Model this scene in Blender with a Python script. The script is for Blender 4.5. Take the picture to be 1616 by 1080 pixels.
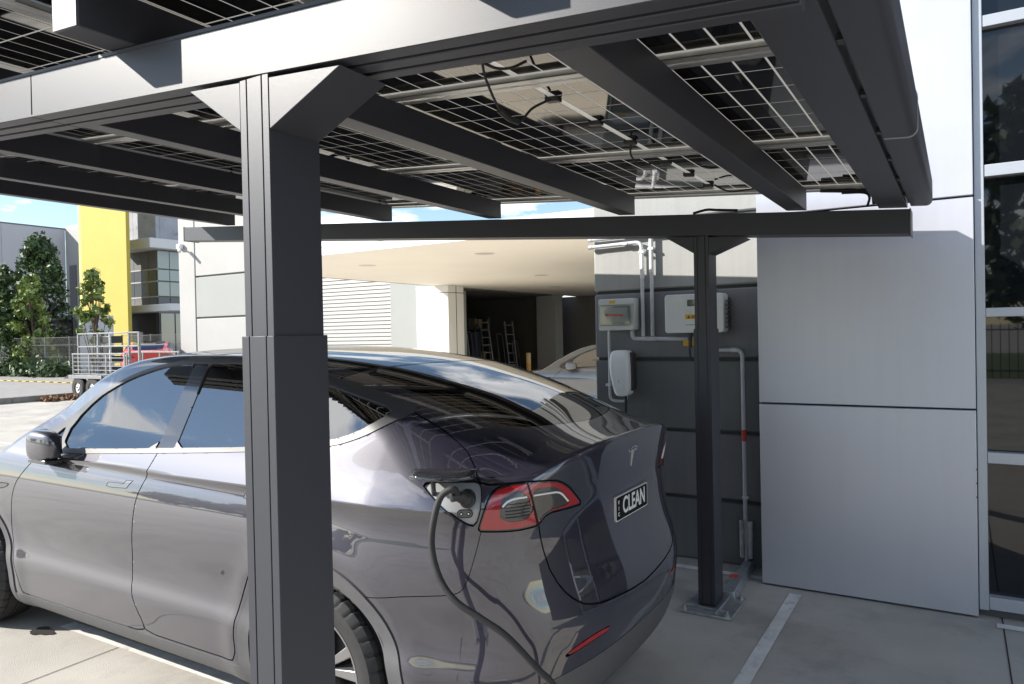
import bpy, bmesh, math, random
import numpy as np
from mathutils import Matrix, Vector
random.seed(7); RNG = np.random.default_rng(7)
for o in list(bpy.data.objects): bpy.data.objects.remove(o)
SC = bpy.context.scene
COL = SC.collection

# ------------------------------------------------------------------ camera
def cam_basis(yaw, pitch, roll):
    f = Vector((-math.sin(yaw)*math.cos(pitch), math.cos(yaw)*math.cos(pitch), math.sin(pitch)))
    r = Vector((math.cos(yaw), math.sin(yaw), 0)); u = r.cross(f)
    return (r*math.cos(roll)+u*math.sin(roll), -r*math.sin(roll)+u*math.cos(roll), f)
_r, _u, _f = cam_basis(math.radians(31.56423), math.radians(-0.65489), math.radians(-1.17224))
cd = bpy.data.cameras.new('camera'); cam = bpy.data.objects.new('camera', cd); COL.objects.link(cam)
cam.matrix_world = Matrix(((_r.x, _u.x, -_f.x, 0), (_r.y, _u.y, -_f.y, 0), (_r.z, _u.z, -_f.z, 1.70), (0, 0, 0, 1)))
cd.sensor_width = 36; cd.lens = 36*1147.466/1616; cd.clip_start = 0.05; cd.clip_end = 2000
SC.camera = cam

# ------------------------------------------------------------------ light
SUN_L = Vector((1.42, 1.05, -1.0)).normalized()          # direction the light travels
SUN_EL = math.asin(-SUN_L.z); SUN_AZ = math.atan2(-SUN_L.x, -SUN_L.y)
sd = bpy.data.lights.new('sun', 'SUN'); sd.energy = 4.8; sd.angle = math.radians(0.53); sd.color = (1.0, 0.945, 0.86)
sun = bpy.data.objects.new('sun', sd); COL.objects.link(sun)
sun.rotation_euler = SUN_L.to_track_quat('-Z', 'Y').to_euler()
CLOUD_SEED = 17.9
wd = bpy.data.worlds.new('World'); SC.world = wd; wd.use_nodes = True
nt = wd.node_tree; nt.nodes.clear()
def N(nt, t, **kw):
    n = nt.nodes.new(t)
    for k, v in kw.items(): setattr(n, k, v)
    return n
sky = N(nt, 'ShaderNodeTexSky', sky_type='NISHITA', sun_disc=False, sun_elevation=SUN_EL, sun_rotation=SUN_AZ, altitude=50, air_density=1.0, dust_density=0.05, ozone_density=1.6)
bg = N(nt, 'ShaderNodeBackground'); bg.inputs[1].default_value = 0.105
bgc = N(nt, 'ShaderNodeBackground'); bgc.inputs[1].default_value = 1.2
tc = N(nt, 'ShaderNodeTexCoord'); sp = N(nt, 'ShaderNodeSeparateXYZ'); nt.links.new(tc.outputs['Generated'], sp.inputs[0])
def math_n(nt, op, a, b=None, c=None):
    n = N(nt, 'ShaderNodeMath', operation=op)
    for i, v in enumerate((a, b, c)):
        if v is None: continue
        if isinstance(v, (int, float)): n.inputs[i].default_value = v
        else: nt.links.new(v, n.inputs[i])
    return n.outputs[0]
zc_ = math_n(nt, 'MAXIMUM', sp.outputs[2], 0.0); den = math_n(nt, 'ADD', zc_, 0.16)
cx = math_n(nt, 'DIVIDE', sp.outputs[0], den); cy = math_n(nt, 'DIVIDE', sp.outputs[1], den)
cmb = N(nt, 'ShaderNodeCombineXYZ'); nt.links.new(cx, cmb.inputs[0]); nt.links.new(cy, cmb.inputs[1]); cmb.inputs[2].default_value = CLOUD_SEED
nz = N(nt, 'ShaderNodeTexNoise'); nz.inputs['Scale'].default_value = 1.9; nz.inputs['Detail'].default_value = 9; nz.inputs['Roughness'].default_value = 0.58; nz.inputs['Distortion'].default_value = 0.25
nt.links.new(cmb.outputs[0], nz.inputs['Vector'])
rp = N(nt, 'ShaderNodeValToRGB'); rp.color_ramp.elements[0].position = 0.49; rp.color_ramp.elements[1].position = 0.60
nt.links.new(nz.outputs[0], rp.inputs[0])
up_ = math_n(nt, 'MULTIPLY', rp.outputs[0], math_n(nt, 'SMOOTH_MIN', math_n(nt, 'MULTIPLY', zc_, 14.0), 0.92, 0.1))
nz2 = N(nt, 'ShaderNodeTexNoise'); nz2.inputs['Scale'].default_value = 2.3; nz2.inputs['Detail'].default_value = 5; nt.links.new(cmb.outputs[0], nz2.inputs['Vector'])
rp2 = N(nt, 'ShaderNodeValToRGB'); rp2.color_ramp.elements[0].color = (.52, .56, .64, 1); rp2.color_ramp.elements[1].color = (1, 1, 1, 1)
rp2.color_ramp.elements[0].position = .3; rp2.color_ramp.elements[1].position = .62
nt.links.new(nz2.outputs[0], rp2.inputs[0]); nt.links.new(rp2.outputs[0], bgc.inputs[0])
nt.links.new(sky.outputs[0], bg.inputs[0])
mx = N(nt, 'ShaderNodeMixShader'); nt.links.new(up_, mx.inputs[0]); nt.links.new(bg.outputs[0], mx.inputs[1]); nt.links.new(bgc.outputs[0], mx.inputs[2])
wo = N(nt, 'ShaderNodeOutputWorld'); nt.links.new(mx.outputs[0], wo.inputs[0])
vs = SC.view_settings; vs.view_transform = 'Standard'; vs.look = 'None'; vs.gamma = 1.0; vs.use_curve_mapping = False; vs.exposure = 1.0
SC.cycles.max_bounces = 8; SC.cycles.glossy_bounces = 5; SC.cycles.transparent_max_bounces = 12; SC.cycles.caustics_reflective = False; SC.cycles.caustics_refractive = False

# ------------------------------------------------------------------ helpers
MATS = {}
def mat(name, col, rough=.5, metal=0., coat=0., coat_rough=.03, coat_ior=1.5, spec=.5, var=0., vscale=3., bump=0., bscale=60., rvar=0., emit=None, dirt=None, detail=5, streak=0.):
    if name in MATS: return MATS[name]
    m = bpy.data.materials.new(name); m.use_nodes = True; MATS[name] = m
    nt = m.node_tree; b = nt.nodes['Principled BSDF']
    b.inputs['Base Color'].default_value = (*col, 1); b.inputs['Roughness'].default_value = rough; b.inputs['Metallic'].default_value = metal
    b.inputs['Specular IOR Level'].default_value = spec
    b.inputs['Coat Weight'].default_value = coat; b.inputs['Coat Roughness'].default_value = coat_rough; b.inputs['Coat IOR'].default_value = coat_ior
    if emit: b.inputs['Emission Color'].default_value = (*emit[0], 1); b.inputs['Emission Strength'].default_value = emit[1]
    if var or bump or rvar or dirt:
        g = N(nt, 'ShaderNodeNewGeometry')
        n1 = N(nt, 'ShaderNodeTexNoise'); n1.inputs['Scale'].default_value = vscale; n1.inputs['Detail'].default_value = detail; n1.inputs['Roughness'].default_value = .62
        nt.links.new(g.outputs['Position'], n1.inputs['Vector'])
        if var:
            r = N(nt, 'ShaderNodeValToRGB'); e = r.color_ramp.elements
            e[0].position = .28; e[1].position = .72
            e[0].color = (*[max(0, c*(1-var)) for c in col], 1); e[1].color = (*[min(1, c*(1+var)) for c in col], 1)
            nt.links.new(n1.outputs[0], r.inputs[0]); src = r.outputs[0]
            if dirt:
                n3 = N(nt, 'ShaderNodeTexNoise'); n3.inputs['Scale'].default_value = dirt[1]; n3.inputs['Detail'].default_value = 8; n3.inputs['Roughness'].default_value = .7
                nt.links.new(g.outputs['Position'], n3.inputs['Vector'])
                r3 = N(nt, 'ShaderNodeValToRGB'); r3.color_ramp.elements[0].position = dirt[2]; r3.color_ramp.elements[1].position = dirt[2]+.12
                nt.links.new(n3.outputs[0], r3.inputs[0])
                mxx = N(nt, 'ShaderNodeMix', data_type='RGBA'); mxx.inputs[7].default_value = (*dirt[0], 1)
                f_ = math_n(nt, 'MULTIPLY', r3.outputs[0], dirt[3]); nt.links.new(f_, mxx.inputs[0]); nt.links.new(src, mxx.inputs[6]); src = mxx.outputs[2]
            if streak:
                mp = N(nt, 'ShaderNodeMapping'); mp.inputs['Scale'].default_value = (9, 9, .45); nt.links.new(g.outputs['Position'], mp.inputs[0])
                n4 = N(nt, 'ShaderNodeTexNoise'); n4.inputs['Scale'].default_value = 2.0; n4.inputs['Detail'].default_value = 6; nt.links.new(mp.outputs[0], n4.inputs['Vector'])
                r4 = N(nt, 'ShaderNodeMapRange'); r4.inputs[1].default_value = .45; r4.inputs[2].default_value = .75; r4.inputs[3].default_value = 1.0; r4.inputs[4].default_value = 1-streak
                nt.links.new(n4.outputs[0], r4.inputs[0]); vm = N(nt, 'ShaderNodeMix', data_type='RGBA', blend_type='MULTIPLY'); vm.inputs[0].default_value = 1
                nt.links.new(src, vm.inputs[6]); nt.links.new(r4.outputs[0], vm.inputs[7]); src = vm.outputs[2]
            nt.links.new(src, b.inputs['Base Color'])
        if rvar:
            mr = N(nt, 'ShaderNodeMapRange'); mr.inputs[3].default_value = max(.02, rough-rvar); mr.inputs[4].default_value = min(1, rough+rvar)
            mr.inputs[1].default_value = .3; mr.inputs[2].default_value = .7
            nt.links.new(n1.outputs[0], mr.inputs[0]); nt.links.new(mr.outputs[0], b.inputs['Roughness'])
        if bump:
            n2 = N(nt, 'ShaderNodeTexNoise'); n2.inputs['Scale'].default_value = bscale; n2.inputs['Detail'].default_value = 4
            nt.links.new(g.outputs['Position'], n2.inputs['Vector'])
            bp = N(nt, 'ShaderNodeBump'); bp.inputs['Strength'].default_value = bump; bp.inputs['Distance'].default_value = .01
            nt.links.new(n2.outputs[0], bp.inputs['Height']); nt.links.new(bp.outputs[0], b.inputs['Normal'])
    return m
def glass_mat(name, tint, ior=1.9, rough=.0, body=.0):
    """tinted pane: fresnel mirror over a tinted see-through body"""
    m = bpy.data.materials.new(name); m.use_nodes = True; MATS[name] = m
    nt = m.node_tree; nt.nodes.clear()
    tr = N(nt, 'ShaderNodeBsdfTransparent'); tr.inputs[0].default_value = (*tint, 1)
    gl = N(nt, 'ShaderNodeBsdfGlossy'); gl.inputs['Roughness'].default_value = rough
    fr = N(nt, 'ShaderNodeFresnel'); fr.inputs[0].default_value = ior
    mx = N(nt, 'ShaderNodeMixShader'); out = N(nt, 'ShaderNodeOutputMaterial')
    nt.links.new(fr.outputs[0], mx.inputs[0]); nt.links.new(tr.outputs[0], mx.inputs[1]); nt.links.new(gl.outputs[0], mx.inputs[2]); nt.links.new(mx.outputs[0], out.inputs[0])
    return m

class MB:
    def __init__(s): s.v = []; s.f = []
    def add(s, vs, fs):
        b = len(s.v); s.v += [tuple(map(float, p)) for p in vs]; s.f += [tuple(b+i for i in f) for f in fs]; return s
    def hexa(s, p): return s.add(p, [(0,3,2,1),(4,5,6,7),(0,1,5,4),(1,2,6,5),(2,3,7,6),(3,0,4,7)])
    def box(s, x0, x1, y0, y1, z0, z1):
        return s.hexa([(x0,y0,z0),(x1,y0,z0),(x1,y1,z0),(x0,y1,z0),(x0,y0,z1),(x1,y0,z1),(x1,y1,z1),(x0,y1,z1)])
    def prism(s, poly, a, b, axis='z'):
        n = len(poly)
        def P(p, t):
            return {'z': (p[0],p[1],t), 'y': (p[0],t,p[1]), 'x': (t,p[0],p[1])}[axis]
        vs = [P(p, a) for p in poly]+[P(p, b) for p in poly]
        fs = [tuple(range(n-1,-1,-1)), tuple(range(n, 2*n))]+[(i,(i+1)%n,n+(i+1)%n,n+i) for i in range(n)]
        return s.add(vs, fs)
    def tube(s, path, r, n=10, cap=True):
        P = [Vector(p) for p in path]; rings = []
        t0 = (P[1]-P[0]).normalized(); up = Vector((0,0,1)) if abs(t0.z) < .9 else Vector((1,0,0))
        nrm = (up-t0*up.dot(t0)).normalized()
        vs = []; fs = []
        for i, p in enumerate(P):
            t = (P[min(i+1,len(P)-1)]-P[max(i-1,0)]).normalized()
            nrm = (nrm-t*nrm.dot(t)).normalized(); bi = t.cross(nrm)
            rr = r[i] if isinstance(r, (list, tuple)) else r
            vs += [tuple(p+(nrm*math.cos(2*math.pi*k/n)+bi*math.sin(2*math.pi*k/n))*rr) for k in range(n)]
        for i in range(len(P)-1):
            for k in range(n): fs.append((i*n+k, i*n+(k+1)%n, (i+1)*n+(k+1)%n, (i+1)*n+k))
        if cap: fs.append(tuple(range(n-1,-1,-1))); fs.append(tuple((len(P)-1)*n+k for k in range(n)))
        return s.add(vs, fs)
    def cyl(s, p0, p1, r, n=16): return s.tube([p0, p1], r, n)
    def lathe(s, prof, c, axis, n=32, close=False):
        # prof: (r, t) along axis through c
        vs = []; fs = []; m = len(prof)
        for k in range(n):
            a = 2*math.pi*k/n; ca, sa = math.cos(a), math.sin(a)
            for r, t in prof:
                if axis == 'y': vs.append((c[0]+r*ca, c[1]+t, c[2]+r*sa))
                elif axis == 'z': vs.append((c[0]+r*ca, c[1]+r*sa, c[2]+t))
                else: vs.append((c[0]+t, c[1]+r*ca, c[2]+r*sa))
        for k in range(n):
            for i in range(m-1): fs.append((k*m+i, k*m+i+1, ((k+1)%n)*m+i+1, ((k+1)%n)*m+i))
        return s.add(vs, fs)
    def shear(s, k, a=0):
        s.v = [(x, y, z+a-k*x) for x, y, z in s.v]; return s
    def move(s, fn): s.v = [tuple(fn(p)) for p in s.v]; return s
    def build(s, name, m, parent=None, smooth=False, bevel=0, angle=35, fix=True):
        me = bpy.data.meshes.new(name); me.from_pydata(s.v, [], s.f); me.update()
        if fix:
            bm = bmesh.new(); bm.from_mesh(me); bmesh.ops.recalc_face_normals(bm, faces=bm.faces); bm.to_mesh(me); bm.free()
        if isinstance(m, str): m = MATS[m]
        me.materials.append(m)
        if smooth:
            me.polygons.foreach_set('use_smooth', [True]*len(me.polygons))
            try: me.set_sharp_from_angle(angle=math.radians(angle))
            except Exception: pass
        o = bpy.data.objects.new(name, me); COL.objects.link(o)
        if parent: o.parent = parent
        if bevel:
            md = o.modifiers.new('bevel', 'BEVEL'); md.width = bevel; md.segments = 2; md.limit_method = 'ANGLE'; md.angle_limit = math.radians(40)
            if not smooth:
                me.polygons.foreach_set('use_smooth', [True]*len(me.polygons))
                try: me.set_sharp_from_angle(angle=math.radians(30))
                except Exception: pass
                md.harden_normals = False
        return o
def tag(o, label, cat, group=None):
    o['label'] = label; o['category'] = cat
    if group: o['group'] = group
    return o
def empty(name, loc=(0,0,0)):
    o = bpy.data.objects.new(name, None); o.location = loc; o.empty_display_size = .2; COL.objects.link(o); return o
def thing(name, label, cat, group=None): return tag(empty(name), label, cat, group)
def struct(o): o['kind'] = 'structure'; return o
def link_copy(o, parent, loc=None, name=None):
    c = o.copy(); COL.objects.link(c); c.parent = parent
    if loc is not None: c.location = loc
    return c
def box_obj(name, b, m, parent=None, bevel=0): return MB().box(*b).build(name, m, parent, bevel=bevel)
def arc_path(pts, r=.04, n=5):
    """round the inner corners of a polyline"""
    P = [Vector(p) for p in pts]; out = [P[0]]
    for i in range(1, len(P)-1):
        a = (P[i-1]-P[i]); b = (P[i+1]-P[i]); d = min(r, a.length*.49, b.length*.49); a.normalize(); b.normalize()
        p0 = P[i]+a*d; p2 = P[i]+b*d
        for k in range(n+1):
            t = k/n; out.append(p0*(1-t)**2+P[i]*2*t*(1-t)+p2*t*t)
    out.append(P[-1]); return out
def catmull(pts, n=8):
    P = [np.array(p, float) for p in pts]; P = [2*P[0]-P[1]]+P+[2*P[-1]-P[-2]]; out = []
    for i in range(1, len(P)-2):
        for k in range(n):
            t = k/n
            out.append(.5*((2*P[i])+(-P[i-1]+P[i+1])*t+(2*P[i-1]-5*P[i]+4*P[i+1]-P[i+2])*t*t+(-P[i-1]+3*P[i]-3*P[i+1]+P[i+2])*t**3))
    out.append(P[-2]); return out
def text_mesh(name, body, size, m, parent, M, extrude=.001, bold=0., sx=1.):
    cu = bpy.data.curves.new(name, 'FONT'); cu.body = body; cu.size = size; cu.extrude = extrude; cu.align_x = 'CENTER'; cu.align_y = 'CENTER'; cu.offset = bold
    tmp = bpy.data.objects.new('tmp_text', cu); COL.objects.link(tmp)
    bpy.context.view_layer.update()
    me = bpy.data.meshes.new_from_object(tmp.evaluated_get(bpy.context.evaluated_depsgraph_get())); bpy.data.objects.remove(tmp)
    me.transform(Matrix.Diagonal((sx, 1, 1, 1))); me.transform(M); me.materials.clear(); me.materials.append(m)
    o = bpy.data.objects.new(name, me); COL.objects.link(o); o.parent = parent; return o

# ------------------------------------------------------------------ materials
concrete = mat('concrete_ground', (.425,.40,.36), .78, var=.14, vscale=1.1, bump=.25, bscale=140, dirt=((.27,.255,.23), 1.3, .49, .55))
charcoal = mat('charcoal_powdercoat', (.032,.034,.044), .46, metal=.0, spec=.52, var=.05, vscale=400, bump=.06, bscale=900, rvar=.05)
charcoal_in = charcoal
alu = mat('mill_aluminium', (.55,.54,.52), .38, metal=.75, var=.08, vscale=20)
silverpanel = mat('silver_composite_cladding', (.50,.515,.575), .40, metal=.35, var=.05, vscale=.9, spec=.5, rvar=.06, bump=.03, bscale=3, streak=.03)
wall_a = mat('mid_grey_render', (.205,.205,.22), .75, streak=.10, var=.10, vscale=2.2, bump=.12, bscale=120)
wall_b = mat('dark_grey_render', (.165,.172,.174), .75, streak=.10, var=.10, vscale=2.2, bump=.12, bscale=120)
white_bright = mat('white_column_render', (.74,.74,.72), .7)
wall_lit = mat('sunlit_wall_render', (.34,.345,.335), .75, streak=.10, var=.08, vscale=2.2, bump=.12, bscale=120)  # same wall paint, lightened to put the sun into the upper bands
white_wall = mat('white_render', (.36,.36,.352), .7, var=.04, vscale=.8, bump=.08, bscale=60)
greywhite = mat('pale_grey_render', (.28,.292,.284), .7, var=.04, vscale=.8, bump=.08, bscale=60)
soffit_m = mat('soffit_paint', (.88,.83,.74), .75, var=.03, vscale=.7)
black_pl = mat('black_plastic', (.018,.018,.019), .45, var=.15, vscale=30)
black_rub = mat('black_rubber', (.02,.02,.021), .7, var=.2, vscale=40, bump=.1, bscale=300)
white_pl = mat('white_plastic', (.70,.72,.73), .35, var=.03, vscale=10)
grey_pvc = mat('grey_conduit', (.56,.57,.60), .45, var=.05, vscale=14)
galv = mat('galvanised_steel', (.42,.44,.46), .42, metal=.7, var=.22, vscale=28, rvar=.1)
linepaint = mat('line_paint', (.66,.65,.62), .7, var=.14, vscale=9, dirt=((.40,.385,.36), 7, .53, .75))
joint_m = mat('sawcut_joint', (.035,.034,.032), .9)
cell_m = mat('solar_cell', (.003,.0035,.006), .04, spec=.75)
cell_m.node_tree.nodes['Principled BSDF'].inputs['Specular Tint'].default_value = (1.0, .84, .60, 1)
grid_m = bpy.data.materials.new('cell_gap_white'); grid_m.use_nodes = True; MATS['cell_gap_white'] = grid_m
_g = grid_m.node_tree; _b = _g.nodes['Principled BSDF']; _b.inputs['Base Color'].default_value = (.55,.54,.50,1); _b.inputs['Roughness'].default_value = .3
_t = N(_g, 'ShaderNodeBsdfTranslucent'); _t.inputs[0].default_value = (.50,.48,.43,1); _m = N(_g, 'ShaderNodeMixShader'); _m.inputs[0].default_value = .30
_g.links.new(_b.outputs[0], _m.inputs[1]); _g.links.new(_t.outputs[0], _m.inputs[2]); _g.links.new(_m.outputs[0], _g.nodes['Material Output'].inputs[0])
win_frame = mat('window_frame_alu', (.42,.45,.50), .42, metal=.35, var=.04, vscale=5)
tint_pane = mat('dark_tinted_pane', (.006,.007,.009), .03, spec=.35, coat=1., coat_rough=.0, coat_ior=1.38)
yellow_m = mat('yellow_render', (.43,.34,.055), .7, var=.04, vscale=.6)

# ================================================================== SETTING
g = MB(); g.add([(-1800,-1800,0),(1800,-1800,0),(1800,1800,0),(-1800,1800,0)], [(0,1,2,3)]); ground = struct(g.build('ground', concrete, fix=False))
def strip(name, pts, m, z=.004):
    return struct(MB().add([(x, y, z) for x, y in pts], [tuple(range(len(pts)))]).build(name, m, fix=False))
strip('bay_marking', [(-.941,1.2),(-.868,1.2),(-.868,4.86),(-.941,4.86)], linepaint)
strip('bay_marking', [(-1.86,5.03),(-1.10,5.03),(-1.10,5.10),(-1.86,5.10)], linepaint)
strip('bay_marking', [(-4.6,2.255),(-1.2,2.30),(-1.2,2.385),(-4.6,2.34)], linepaint)
strip('bay_marking', [(.165,4.845),(1.6,4.83),(1.6,4.90),(.165,4.915)], linepaint)
strip('bay_marking', [(-16,6.0),(-7.6,6.0),(-7.6,6.08),(-16,6.08)], linepaint)
strip('bay_marking', [(-9.5,3.2),(-9.42,3.2),(-9.42,6.0),(-9.5,6.0)], linepaint)
for a, b, w in (((.195,5.3),(.207,-3),.007), ((-4.0,5.2),(-4.0,-6),.006), ((-9,5.2),(-9,-6),.008), ((-14,-1.0),(2.5,-1.0),.007), ((-1.6,-6),(-1.6,1),.006)):
    dx, dy = b[0]-a[0], b[1]-a[1]; L = math.hypot(dx, dy); nx, ny = -dy/L*w/2, dx/L*w/2
    strip('expansion_joint', [(a[0]+nx,a[1]+ny),(b[0]+nx,b[1]+ny),(b[0]-nx,b[1]-ny),(a[0]-nx,a[1]-ny)], joint_m, .003)
struct(MB().add([(-14,6.2,.004),(-2.5,6.2,.004),(-2.5,27,.004),(-14,27,.004)],[(0,1,2,3)]).build('bounce_slab', mat('bounce_slab_concrete', (.57,.535,.475), .8, var=.08, vscale=1.2), fix=False))  # unseen pale slab, added to bounce warm light up to the soffit
for a, b, n_ in (((-.55,4.15),(.19,3.9),8), ((-.86,3.6),(-.45,3.72),6), ((-3.4,1.2),(-2.2,1.95),10)):
    rgc = random.Random(int(a[1]*100)); pl_ = [(a[0]+(b[0]-a[0])*k/n_+rgc.uniform(-.02,.02), a[1]+(b[1]-a[1])*k/n_+rgc.uniform(-.02,.02)) for k in range(n_+1)]
    wv = [.0011+.0012*rgc.random() for _ in pl_]
    struct(MB().add([(x-w_, y, .0025) for (x, y), w_ in zip(pl_, wv)]+[(x+w_, y, .0025) for (x, y), w_ in zip(pl_, wv)], [(k,k+1,n_+2+k,n_+1+k) for k in range(n_)]).build('hairline_crack', mat('crack_grey', (.22,.21,.19), .9), fix=False))
# oil spot beside the parked car
op = []
for k in range(22):
    a = 2*math.pi*k/22; rr = 1+.22*math.sin(3*a+1)+.1*math.sin(7*a); op.append((-4.62+.085*rr*math.cos(a), 2.17+.05*rr*math.sin(a)))
strip('oil_stain', op, mat('oil', (.045,.042,.038), .45), .005)
# raised pavement beyond the drive, its kerb and speed hump
pave = mat('paver_grey', (.27,.262,.25), .8, var=.15, vscale=2.5, bump=.3, bscale=14)
struct(MB().box(-62,-23.35,2,40,-.1,.15).build('pavement', pave))
kerb_m = mat('kerb_stone', (.22,.215,.20), .85, var=.25, vscale=5, bump=.5, bscale=30)
for k in range(14):
    y0 = 3+k*1.2
    struct(MB().box(-23.33,-23.05,y0,y0+1.19,-.05,.17).build('kerb', kerb_m, bevel=.015))
for k in range(16):
    x0 = -37+k*.62
    struct(MB().box(x0,x0+.34,14.8,15.05,.152,.19).build('speed_hump', mat('hump_yellow', (.62,.45,.08), .7), bevel=.012))
    struct(MB().box(x0+.342,x0+.618,14.8,15.05,.152,.19).build('speed_hump', black_rub, bevel=.012))

# ================================================================== OFFICE BUILDING (right)
ob = thing('office_building', 'silver panel clad office wall with dark grey end wall and tall dark windows', 'building')
zz = [0.012, 1.202, 1.212, 2.432, 2.444, 3.66, 3.672, 4.9, 4.912, 6.2]
for i in range(0, 10, 2):
    pn = MB().box(-1.131, .081, 4.955, 5.0, zz[i], zz[i+1]).build('cladding_panel', silverpanel, ob, bevel=.004)
MB().box(-1.128,.078,5.0,5.55,.0,6.2).build('wall_core', mat('joint_black', (.02,.02,.02), .8), ob)
MB().box(-1.131,-1.1285,5.0,5.5,0.012,6.2).build('cladding_return', silverpanel, ob)
jz = [0, .457, .952, 1.485, 2.008, 2.53, 3.05, 3.57, 4.10, 4.62, 5.15, 5.7, 6.2]
for i in range(len(jz)-1):
    MB().box(-2.465,-1.13,5.28,5.5,jz[i]+(.012 if i else 0),jz[i+1]-.012).build('wall_panel', (wall_lit if i >= 4 else wall_a if i % 2 else wall_b), ob, bevel=.012)
MB().box(-2.445,-1.135,5.30,5.52,0,6.2).build('wall_backing', mat('groove_dark', (.07,.07,.072), .9), ob)
MB().box(-2.44,9,5.53,16,0.0,6.1).build('wall_mass', white_wall, ob)
for z_ in (.70,.78,.86): MB().box(.076,.0835,4.949,4.9555,z_,z_+.006).build('panel_clip', joint_m, ob)
# tall window wall
fr = win_frame
for x0, x1 in ((.085,.133),(1.33,1.39),(2.6,2.66)):
    MB().box(x0,x1,4.985,5.10,.045,6.2).build('window_jamb', fr, ob, bevel=.003)
mz = [(.05,.125),(.897,.962),(1.74,1.792),(2.545,2.613),(3.40,3.465),(4.25,4.31),(5.1,5.16)]
for (xa, xb) in ((.134,1.329),(1.391,2.599)):
    for a, b in mz: MB().box(xa,xb,4.99,5.095,a,b).build('window_transom', fr, ob, bevel=.003)
    for i in range(len(mz)-1):
        MB().box(xa-.01,xb+.01,5.045,5.055,mz[i][1]-.01,mz[i+1][0]+.01).build('window_pane', tint_pane, ob)
MB().box(.082,2.7,5.03,5.2,0,.044).build('window_sill', mat('sill_dark', (.09,.09,.09), .7), ob)
MB().box(.09,9,5.2,5.5,0,6.2).build('window_backing', mat('room_dark', (.01,.01,.01), .9), ob)

# ================================================================== SOLAR CARPORT
cp = thing('solar_carport', 'charcoal metal carport with sloping beams and solar panels over the parked cars', 'carport')
S = .078
def dbox(name, x0, x1, y0, y1, a0, a1, m=charcoal, parent=cp, bevel=.003):
    return MB().box(x0,x1,y0,y1,0,a1-a0).shear(S, a0).build(name, m, parent, bevel=bevel)
def beam(y0, y1, a0, x0, x1, h=.13):
    w = y1-y0; g1 = y0+w*.30; g2 = y0+w*.66; gw = .013; d = .022
    prof = [(y0,0),(g1,0),(g1,d),(g1+gw,d),(g1+gw,0),(g2,0),(g2,d),(g2+gw,d),(g2+gw,0),(y1,0),(y1,h),(y0,h)]
    return MB().prism(prof, x0, x1, 'x').shear(S, a0).build('beam', charcoal, cp, bevel=.002)
NB0, NB1, FB0, FB1 = 1.085, 1.225, 4.37, 4.53
beam(NB0, NB1, 2.18, -6.40, -2.292); beam(NB0, NB1, 2.18, -2.288, -.20)
beam(FB0, FB1, 2.168, -6.395, -.213)
for y0, y1, a in ((NB0-.0025, NB0-.0002, 2.18),):
    dbox('trim_strip', -6.4,-.2,y0,y1,a+.121,a+.1295, bevel=0); dbox('trim_strip', -6.4,-.2,y0,y1,a+.0005,a+.0055, bevel=0)
dbox('beam_end_cap', -.2128,-.206,FB0-.004,FB1+.004,2.160,2.302, mat('charcoal_cap', (.13,.13,.135), .5, spec=.5))
dbox('beam_end_cap', -6.4015,-6.395,FB0-.004,FB1+.004,2.162,2.302, MATS['charcoal_cap'])
MB().box(-.70,-.45,4.42,4.435,0,.012).shear(S,2.30)
# posts with shadow-line grooves, lower sleeves
def post_prof(x0, x1, y0, y1, gd=.004, gw=.003, fr_=(.24,.77), sd=()):
    w = x1-x0; d = y1-y0; p = [(x0,y0)]
    for f in fr_:
        gx = x0+w*f; p += [(gx-gw/2,y0),(gx-gw/2,y0+gd),(gx+gw/2,y0+gd),(gx+gw/2,y0)]
    p += [(x1,y0)]
    for f in sd:
        gy = y0+d*f; p += [(x1,gy-gw/4),(x1-gd/2,gy-gw/4),(x1-gd/2,gy+gw/4),(x1,gy+gw/4)]
    p += [(x1,y1),(x0,y1)]
    return p
for (x0, x1, y0, y1, a) in ((-1.372,-1.278,NB0,NB0+.147,2.18), (-1.372,-1.280,FB0,FB0+.16,2.168)):
    top = a-S*((x0+x1)/2)-.003
    MB().prism(post_prof(x0,x1,y0,y1), 0.02, top, 'z').build('post', charcoal, cp, bevel=.0012)
    e = .006
    MB().prism(post_prof(x0-e,x1+e,y0-e,y1+e), 0.02, 1.706, 'z').build('post_sleeve', charcoal, cp, bevel=.0012)
    # triangular knee brackets
    zl = a-S*(x0-.19)-.006; zr = a-S*(x1+.215)-.006
    MB().prism([(x0-.001,2.168),(x0-.001,a-S*x0-.009),(x0-.182,zl-.004)], y0+.001, y1-.004, 'y').build('knee_bracket', charcoal, cp, bevel=.0015)
    MB().prism([(x1+.001,2.158),(x1+.215,zr-.004),(x1+.001,a-S*x1-.009)], y0+.001, y1-.004, 'y').build('knee_bracket', charcoal, cp, bevel=.0015)
    bp = MB().box(x0-.085,x1+.135,y0-.135,y1+.075,0.0,.016).build('base_plate', galv, cp, bevel=.004)
    for bx, by in ((x0-.06,y0-.11),(x1+.105,y0-.11),(x0-.06,y1+.05),(x1+.105,y1+.05)):
        MB().lathe([(0,.016),(.016,.016),(.016,.03),(.0085,.03),(.0085,.05),(0,.05)], (bx,by,0), 'z', 10).build('anchor_bolt', galv, bp)
    MB().box(x1+.035,x1+.043,y0-.12,y1+.06,.016,.032).build('weld_rib', galv, bp, bevel=.002)
    MB().box(x0-.07,x1+.1,y0-.062,y0-.054,.016,.03).build('weld_rib', galv, bp, bevel=.002)
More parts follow.
